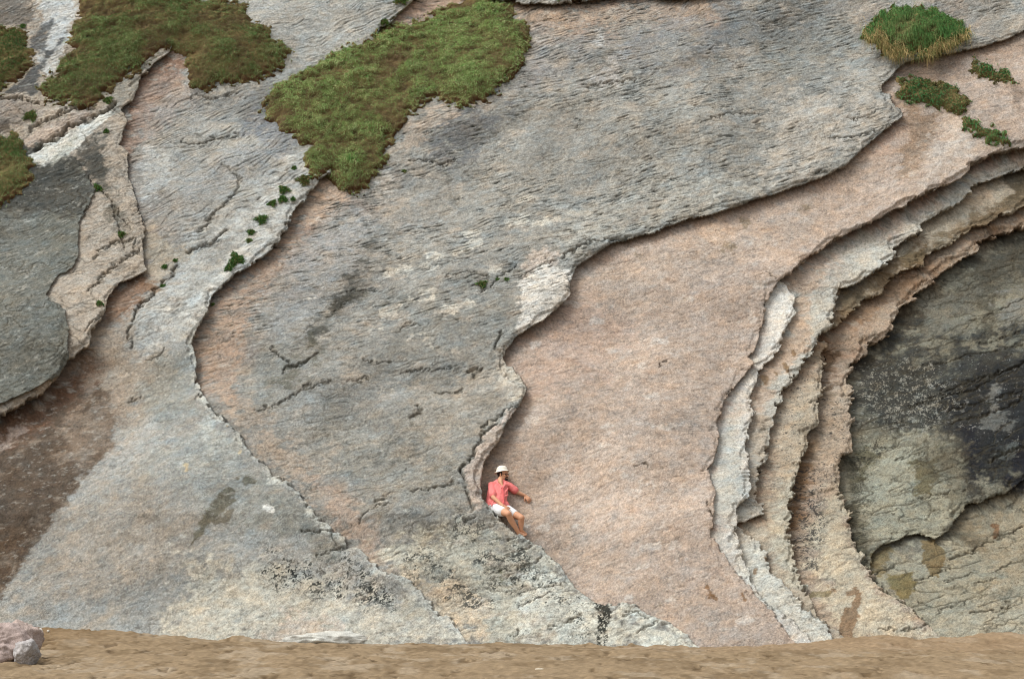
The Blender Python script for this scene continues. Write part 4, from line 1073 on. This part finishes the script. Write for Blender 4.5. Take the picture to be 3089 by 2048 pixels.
# ------------------------------------------------------------------ the man
def man():
    import bmesh
    S0 = 6.27
    hR = 0.0
    seat = at(1490, 1560, .1)
    # local surface height of the pink slab around him, relative to the ideal plane
    ix = subset([(1540, 1440), (1620, 1620)], 5)
    hC = float(np.median(((Vf[ix] - np.array([0, Y0, 0])) @ NRM)))
    def M(cx, cy, d):
        return Vector(at(1430 + cx / S0, 1390 + cy / S0, hC + d))
    root = empty('person', M(400, 960, 0.05), 'man in coral shirt, white shorts and white sun hat lounging barefoot on rock ledge', 'person')
    ro = root.location.copy()

    def capsule(bm, a, b, ra, rb, seg=14, rings=5, flat=None):
        a = Vector(a); b = Vector(b)
        ax = (b - a); L = ax.length; ax = ax / L if L > 1e-6 else Vector((0, 0, 1))
        q = ax.to_track_quat('Z', 'Y').to_matrix()
        prof = []
        for i in range(rings + 1):
            t = -math.pi / 2 + (math.pi / 2) * i / rings
            prof.append((ra * math.cos(t), ra * math.sin(t)))
        for i in range(rings + 1):
            t = (math.pi / 2) * i / rings
            prof.append((rb * math.cos(t), L + rb * math.sin(t)))
        rows = []
        for r, z in prof:
            if r < 1e-5:
                rows.append([bm.verts.new(a + q @ Vector((0, 0, z)))])
            else:
                row = []
                for j in range(seg):
                    t = 2 * math.pi * j / seg
                    p = Vector((r * math.cos(t), r * math.sin(t), z))
                    row.append(bm.verts.new(a + q @ p))
                rows.append(row)
        for r0, r1 in zip(rows[:-1], rows[1:]):
            if len(r0) == 1:
                for j in range(seg): bm.faces.new((r0[0], r1[(j + 1) % seg], r1[j]))
            elif len(r1) == 1:
                for j in range(seg): bm.faces.new((r0[j], r0[(j + 1) % seg], r1[0]))
            else:
                for j in range(seg): bm.faces.new((r0[j], r0[(j + 1) % seg], r1[(j + 1) % seg], r1[j]))

    def ellip(bm, c, rad, rot=None):
        r = bmesh.ops.create_icosphere(bm, subdivisions=3, radius=1)
        m = Matrix.Diagonal((*rad, 1))
        if rot: m = rot.to_4x4() @ m
        bmesh.ops.transform(bm, matrix=Matrix.Translation(c) @ m, verts=r['verts'])

    def finish(name, bm, mat, voxel, smooth, parent=root, shift=True):
        bmesh.ops.recalc_face_normals(bm, faces=bm.faces)
        me = bpy.data.meshes.new(name)
        bm.to_mesh(me); bm.free()
        if shift: me.transform(Matrix.Translation(-ro))
        o = bpy.data.objects.new(name, me); COL.objects.link(o)
        if voxel:
            md = o.modifiers.new('r', 'REMESH'); md.mode = 'VOXEL'; md.voxel_size = voxel
            if smooth:
                ms = o.modifiers.new('s', 'SMOOTH'); ms.iterations = smooth; ms.factor = 0.5
            dg = bpy.context.evaluated_depsgraph_get()
            nm = bpy.data.meshes.new_from_object(o.evaluated_get(dg))
            nm.name = name
            o.modifiers.clear(); o.data = nm
        o.data.materials.clear(); o.data.materials.append(mat)
        o.data.shade_smooth()
        o.parent = parent
        return o

    def simple(name, c, rough=.8, var=0.12, sc=40, bump=.3, bd=.006):
        m, nt, b = new_mat(name, rough, .25)
        tc = nt.nodes.new('ShaderNodeTexCoord')
        n = noise(nt, sc, 4, .6, tc.outputs['Object'])
        l = lin(c) * .85
        r = ramp(nt, n.outputs['Fac'], [(.3, tuple(l * (1 - var))), (.7, tuple(np.minimum(l * (1 + var), .9)))])
        nt.links.new(r.outputs[0], b.inputs['Base Color'])
        bp = nt.nodes.new('ShaderNodeBump'); bp.inputs['Strength'].default_value = bump; bp.inputs['Distance'].default_value = bd
        nt.links.new(n.outputs['Fac'], bp.inputs['Height']); nt.links.new(bp.outputs[0], b.inputs['Normal'])
        return m
    skin = simple('skin', (214, 160, 126), .6, .08, 30, .1)
    coral = simple('coral_cloth', (242, 134, 130), .85, .08, 16, 1.0, .03)
    white = simple('white_cloth', (236, 236, 236), .85, .05, 50, .4)
    hatm = simple('hat_cloth', (240, 234, 218), .85, .05, 50, .4)
    hair = simple('dark_hair', (46, 36, 32), .7, .2, 120, .5)
    black = simple('black_plastic', (26, 26, 28), .35, .05, 50, 0)

    # joints (man-crop pixels, metres above the rock surface)
    pelR, pelL = M(400, 900, .20), M(560, 905, .17)
    pel = (pelR + pelL) / 2
    waist = M(455, 770, .20); chest = M(500, 560, .20); upc = M(500, 450, .18)
    shR, shL = M(330, 465, .20), M(665, 470, .15)
    neck0, neck1 = M(500, 420, .17), M(520, 330, .20)
    elR, wrR = M(365, 690, .33), M(545, 850, .37)
    elL, wrL = M(815, 590, .10), M(965, 655, .055)
    knR, anR = M(650, 1000, .40), M(845, 1365, .13)
    knL, anL = M(895, 1075, .27), M(890, 1310, .12)
    head = M(548, 265, .22)
    # head basis: he looks to the photo's right, slightly towards the camera
    fwd = Vector((0.86, -0.50, -0.06)).normalized()
    up = Vector((-0.05, 0.12, 1)).normalized()
    side = up.cross(fwd).normalized()         # his left
    up = fwd.cross(side).normalized()
    HB = Matrix((fwd, side, up)).transposed()
    hp = lambda f, s, u: head + fwd * f + side * s + up * u

    bm = bmesh.new()
    # torso core
    capsule(bm, pelR, pelL, .10, .10); capsule(bm, pel, waist, .115, .105); capsule(bm, waist, chest, .105, .12)
    capsule(bm, chest, upc, .12, .09); capsule(bm, shR, shL, .055, .055)
    capsule(bm, neck0, neck1, .062, .055); capsule(bm, neck1, head, .055, .05)
    # head
    ellip(bm, hp(-.012, 0, .03), (.093, .073, .10), HB)
    ellip(bm, hp(.028, 0, -.035), (.058, .055, .065), HB)
    capsule(bm, hp(.055, 0, -.085), hp(.06, 0, -.083), .028, .024)
    capsule(bm, hp(.088, 0, .018), hp(.106, 0, -.018), .009, .013)          # nose
    capsule(bm, hp(.083, -.018, -.048), hp(.083, .018, -.048), .008, .008)  # mouth
    for s in (-1, 1):
        ellip(bm, hp(-.008, s * .074, .0), (.018, .008, .030), HB)            # ears
        capsule(bm, hp(.078, s * .012, .036), hp(.066, s * .045, .036), .009, .008)  # brow
        ellip(bm, hp(.055, s * .04, -.01), (.022, .02, .022), HB)
    # arms
    capsule(bm, shR, elR, .05, .040); capsule(bm, elR, wrR, .040, .026)
    capsule(bm, shL, elL, .05, .038); capsule(bm, elL, wrL, .038, .026)
    # legs
    capsule(bm, pelR, knR, .092, .058); capsule(bm, pelL, knL, .092, .058)
    for kn, an, out in ((knR, anR, Vector((-.02, .02, 0))), (knL, anL, Vector((-.01, .03, 0)))):
        mid = kn.lerp(an, .33) + out * .6
        capsule(bm, kn, mid, .055, .056); capsule(bm, mid, an, .056, .033)
    # feet
    def foot(an, heel, ball, toe, w):
        capsule(bm, an, heel, .033, .033); capsule(bm, an, ball, .033, .030); capsule(bm, heel, ball, .031, .034)
        d = (toe - ball).normalized(); wv = w.normalized()
        for i, (o_, r_, l_) in enumerate(((-.034, .0125, 1.0), (-.013, .0095, 1.02), (.004, .009, .95), (.020, .0088, .86), (.034, .0082, .74))):
            a_ = ball + wv * o_; capsule(bm, a_, a_ + d * ((toe - ball).length * l_), .014, r_, 10, 3)
    foot(anR, M(845, 1405, .07), M(935, 1398, .08), M(985, 1388, .07), Vector((0.1, .8, .35)))
    foot(anL, M(880, 1350, .07), M(955, 1372, .04), M(1000, 1375, .035), Vector((0.1, .8, .35)))
    # hands: palm, five fingers each
    def hand(wr, dirv, nrmv, curl, thumb_side, spread_=.16, size=1.0):
        d = dirv.normalized(); n = (nrmv - d * nrmv.dot(d)).normalized(); w = d.cross(n).normalized() * thumb_side
        pc = wr + d * .045 * size
        for k in (-1, -.33, .33, 1):
            capsule(bm, wr + w * .012 * k, wr + d * .085 * size + w * .030 * k, .017, .0125, 10, 3)
        for i, (o_, l_) in enumerate(((.033, .072), (.011, .080), (-.011, .074), (-.033, .058))):
            b0 = wr + d * .085 * size + w * o_
            dd = (d + w * (o_ / .033) * spread_).normalized()
            p = b0
            for j, ph in enumerate((.42, .32, .26)):
                ang = curl * (j + .6)
                e = (dd * math.cos(ang) - n * math.sin(ang)).normalized()
                q = p + e * (l_ * ph * size)
                capsule(bm, p, q, .0098 - j * .001, .0088 - j * .001, 10, 3); p = q
        t0 = wr + d * .025 * size + w * .026
        t1 = t0 + (d * .6 + w * .75 - n * .25).normalized() * .042; t2 = t1 + (d * .85 + w * .25 - n * .45).normalized() * .034
        capsule(bm, t0, t1, .0155, .012, 10, 3); capsule(bm, t1, t2, .012, .0095, 10, 3)
    hand(wrL, M(1045, 735, .045) - wrL, NRMV := Vector(NRM), .42, 1)
    hand(wrR, M(640, 905, .36) - wrR, Vector((.2, -.9, .4)), .35, 1)
    body = finish('body', bm, skin, .0052, 3)

    # shirt
    bm = bmesh.new()
    off = Vector((-.01, -.0, 0))
    capsule(bm, M(430, 890, .20), M(560, 870, .19), .125, .115); capsule(bm, M(330, 830, .17), M(470, 700, .19), .105, .13)
    capsule(bm, M(470, 800, .20), chest, .135, .14); capsule(bm, chest, upc, .14, .10)
    capsule(bm, shR, shL, .068, .066)
    capsule(bm, M(400, 440, .18), M(500, 400, .17), .062, .065); capsule(bm, M(610, 440, .16), M(520, 400, .17), .06, .065)
    capsule(bm, M(265, 830, .13), M(330, 560, .17), .055, .07)              # back fold hanging at his side
    capsule(bm, M(420, 840, .22), M(300, 850, .18), .09, .07)
    slR = shR.lerp(elR, .80); slL = shL.lerp(elL, .72)
    capsule(bm, shR, slR, .066, .072); capsule(bm, shL, slL, .066, .070)
    # loose tail falling over the lap
    capsule(bm, M(600, 800, .20), M(690, 905, .19), .05, .018)
    capsule(bm, M(560, 760, .22), M(620, 860, .22), .06, .035)
    # pulled folds
    rr = random.Random(4)
    for (x0, y0, x1, y1) in ((420,640,330,850),(560,700,470,830),(600,560,560,780),(640,640,480,740),(380,560,430,760),(300,780,480,850),(250,830,420,800),(640,520,560,640),(420,470,480,640),(560,480,540,560)):
        a_, b_ = M(x0, y0, .305), M(x1, y1, .315)
        capsule(bm, a_, b_, .014, .010, 8, 3)
    shirt = finish('shirt', bm, coral, .0075, 3)
    # carve the neckline and sleeves open by removing nothing: add collar flaps, placket and pocket as raised cloth
    bm = bmesh.new()
    def strip(pts, w, th=.006, n=Vector((0, -1, .3))):
        for a_, b_ in zip(pts[:-1], pts[1:]):
            d = (b_ - a_).normalized(); s_ = d.cross(n).normalized() * w; nn = n.normalized() * th
            vs = [bm.verts.new(p + q) for p in (a_, b_) for q in (s_ + nn, -s_ + nn, -s_ - nn, s_ - nn)]
            for f_ in ((0, 1, 5, 4), (1, 2, 6, 5), (2, 3, 7, 6), (3, 0, 4, 7), (3, 2, 1, 0), (4, 5, 6, 7)):
                bm.faces.new([vs[i_] for i_ in f_])
    strip([M(425, 350, .27), M(440, 420, .325), M(535, 500, .345)], .020)
    strip([M(580, 385, .27), M(590, 430, .32), M(545, 500, .345)], .018)
    collar = finish('collar', bm, coral, .005, 2, parent=shirt)
    bm = bmesh.new()
    strip([M(545, 500, .345), M(550, 600, .355), M(552, 720, .35), M(565, 800, .34)], .011, .005)
    finish('placket', bm, simple('coral_seam', (228, 108, 108), .85, .1, 60, .3), .005, 1, parent=shirt)
    # bare neck opening
    bm = bmesh.new()
    capsule(bm, M(500, 400, .315), M(540, 470, .335), .036, .012, 12, 4)
    capsule(bm, M(490, 350, .25), M(505, 410, .30), .045, .04, 12, 4)
    finish('neck_skin', bm, skin, .005, 2, parent=body)

    # shorts
    bm = bmesh.new()
    capsule(bm, pelR, pelL, .118, .112)
    hemR = pelR.lerp(knR, .50); hemL = pelL.lerp(knL, .56)
    capsule(bm, pelR, hemR, .115, .098); capsule(bm, pelL, hemL, .110, .084)
    capsule(bm, M(330, 950, .12), M(430, 1040, .16), .055, .03)              # loose cloth under the thigh
    capsule(bm, M(430, 960, .20), M(440, 1080, .16), .035, .012)
    shorts = finish('shorts', bm, white, .0075, 3)

    # hat: crown plus a downturned brim, built as one lathe and bent
    bm = bmesh.new()
    prof = [(.001, .152), (.03, .150), (.058, .141), (.080, .120), (.092, .09), (.098, .062), (.103, .055), (.113, .048), (.125, .038), (.129, .034), (.126, .030), (.112, .040), (.098, .047), (.090, .05)]
    N = 48; rows = []
    for r, z in prof:
        row = []
        for j in range(N):
            t = 2 * math.pi * j / N
            c_, s_ = math.cos(t), math.sin(t)
            k = max(0, (r - .10) / .05)
            zz = z + k * (.016 * (c_ > 0) * c_ - .018 * (c_ < 0) * (-c_) + .004 * math.sin(3 * t + 1)) + .003 * math.sin(5 * t) * min(1, r / .08)
            kk = 1.0 - .12 * k * (c_ > 0) * c_ 
            p = Vector((r * c_ * 1.08 * kk, r * s_ * .92, zz))
            p = Matrix.Rotation(-.20, 3, 'Y') @ p
            row.append(bm.verts.new(hp(-.018, 0, .014) + HB @ p))
        rows.append(row)
    for r0, r1 in zip(rows[:-1], rows[1:]):
        for j in range(N): bm.faces.new((r0[j], r1[j], r1[(j + 1) % N], r0[(j + 1) % N]))
    bm.faces.new(rows[0])
    hat = finish('sun_hat', bm, hatm, 0, 0)
    # hair, beard, glasses
    bm = bmesh.new()
    ellip(bm, hp(-.026, 0, .028), (.086, .079, .088), HB)
    for s in (-1, 1): capsule(bm, hp(.012, s * .071, .03), hp(.010, s * .070, -.012), .010, .007, 8, 3)
    finish('hair', bm, hair, .005, 1)
    bm = bmesh.new()
    capsule(bm, hp(.072, -.012, -.078), hp(.072, .012, -.078), .026, .026)
    capsule(bm, hp(.090, -.022, -.034), hp(.090, .022, -.034), .007, .007, 8, 3)
    for s in (-1, 1): capsule(bm, hp(.078, s * .024, -.038), hp(.070, s * .026, -.075), .009, .010, 8, 3)
    finish('beard', bm, hair, .004, 1)
    bm = bmesh.new()
    for s in (-1, 1):
        c0 = hp(.094, s * .032, .012)
        Nn = 16; pr = None; first = None
        for j in range(Nn + 1):
            t = 2 * math.pi * j / Nn
            p = c0 + side * (.024 * math.cos(t)) + up * (.017 * math.sin(t)) - fwd * (.01 * abs(math.cos(t)) * (s * math.cos(t) > 0))
            if pr is not None: capsule(bm, pr, p, .003, .003, 6, 2)
            pr = p
        capsule(bm, hp(.088, s * .056, .016), hp(-.008, s * .078, .012), .0028, .0028, 6, 2)
        ellip(bm, hp(.074, s * .031, .012), (.010, .014, .008), HB)   # eye in the shade of the lens
    capsule(bm, hp(.098, -.010, .016), hp(.098, .010, .016), .003, .003, 6, 2)
    gl = finish('glasses', bm, black, 0, 0)
    return root
man()
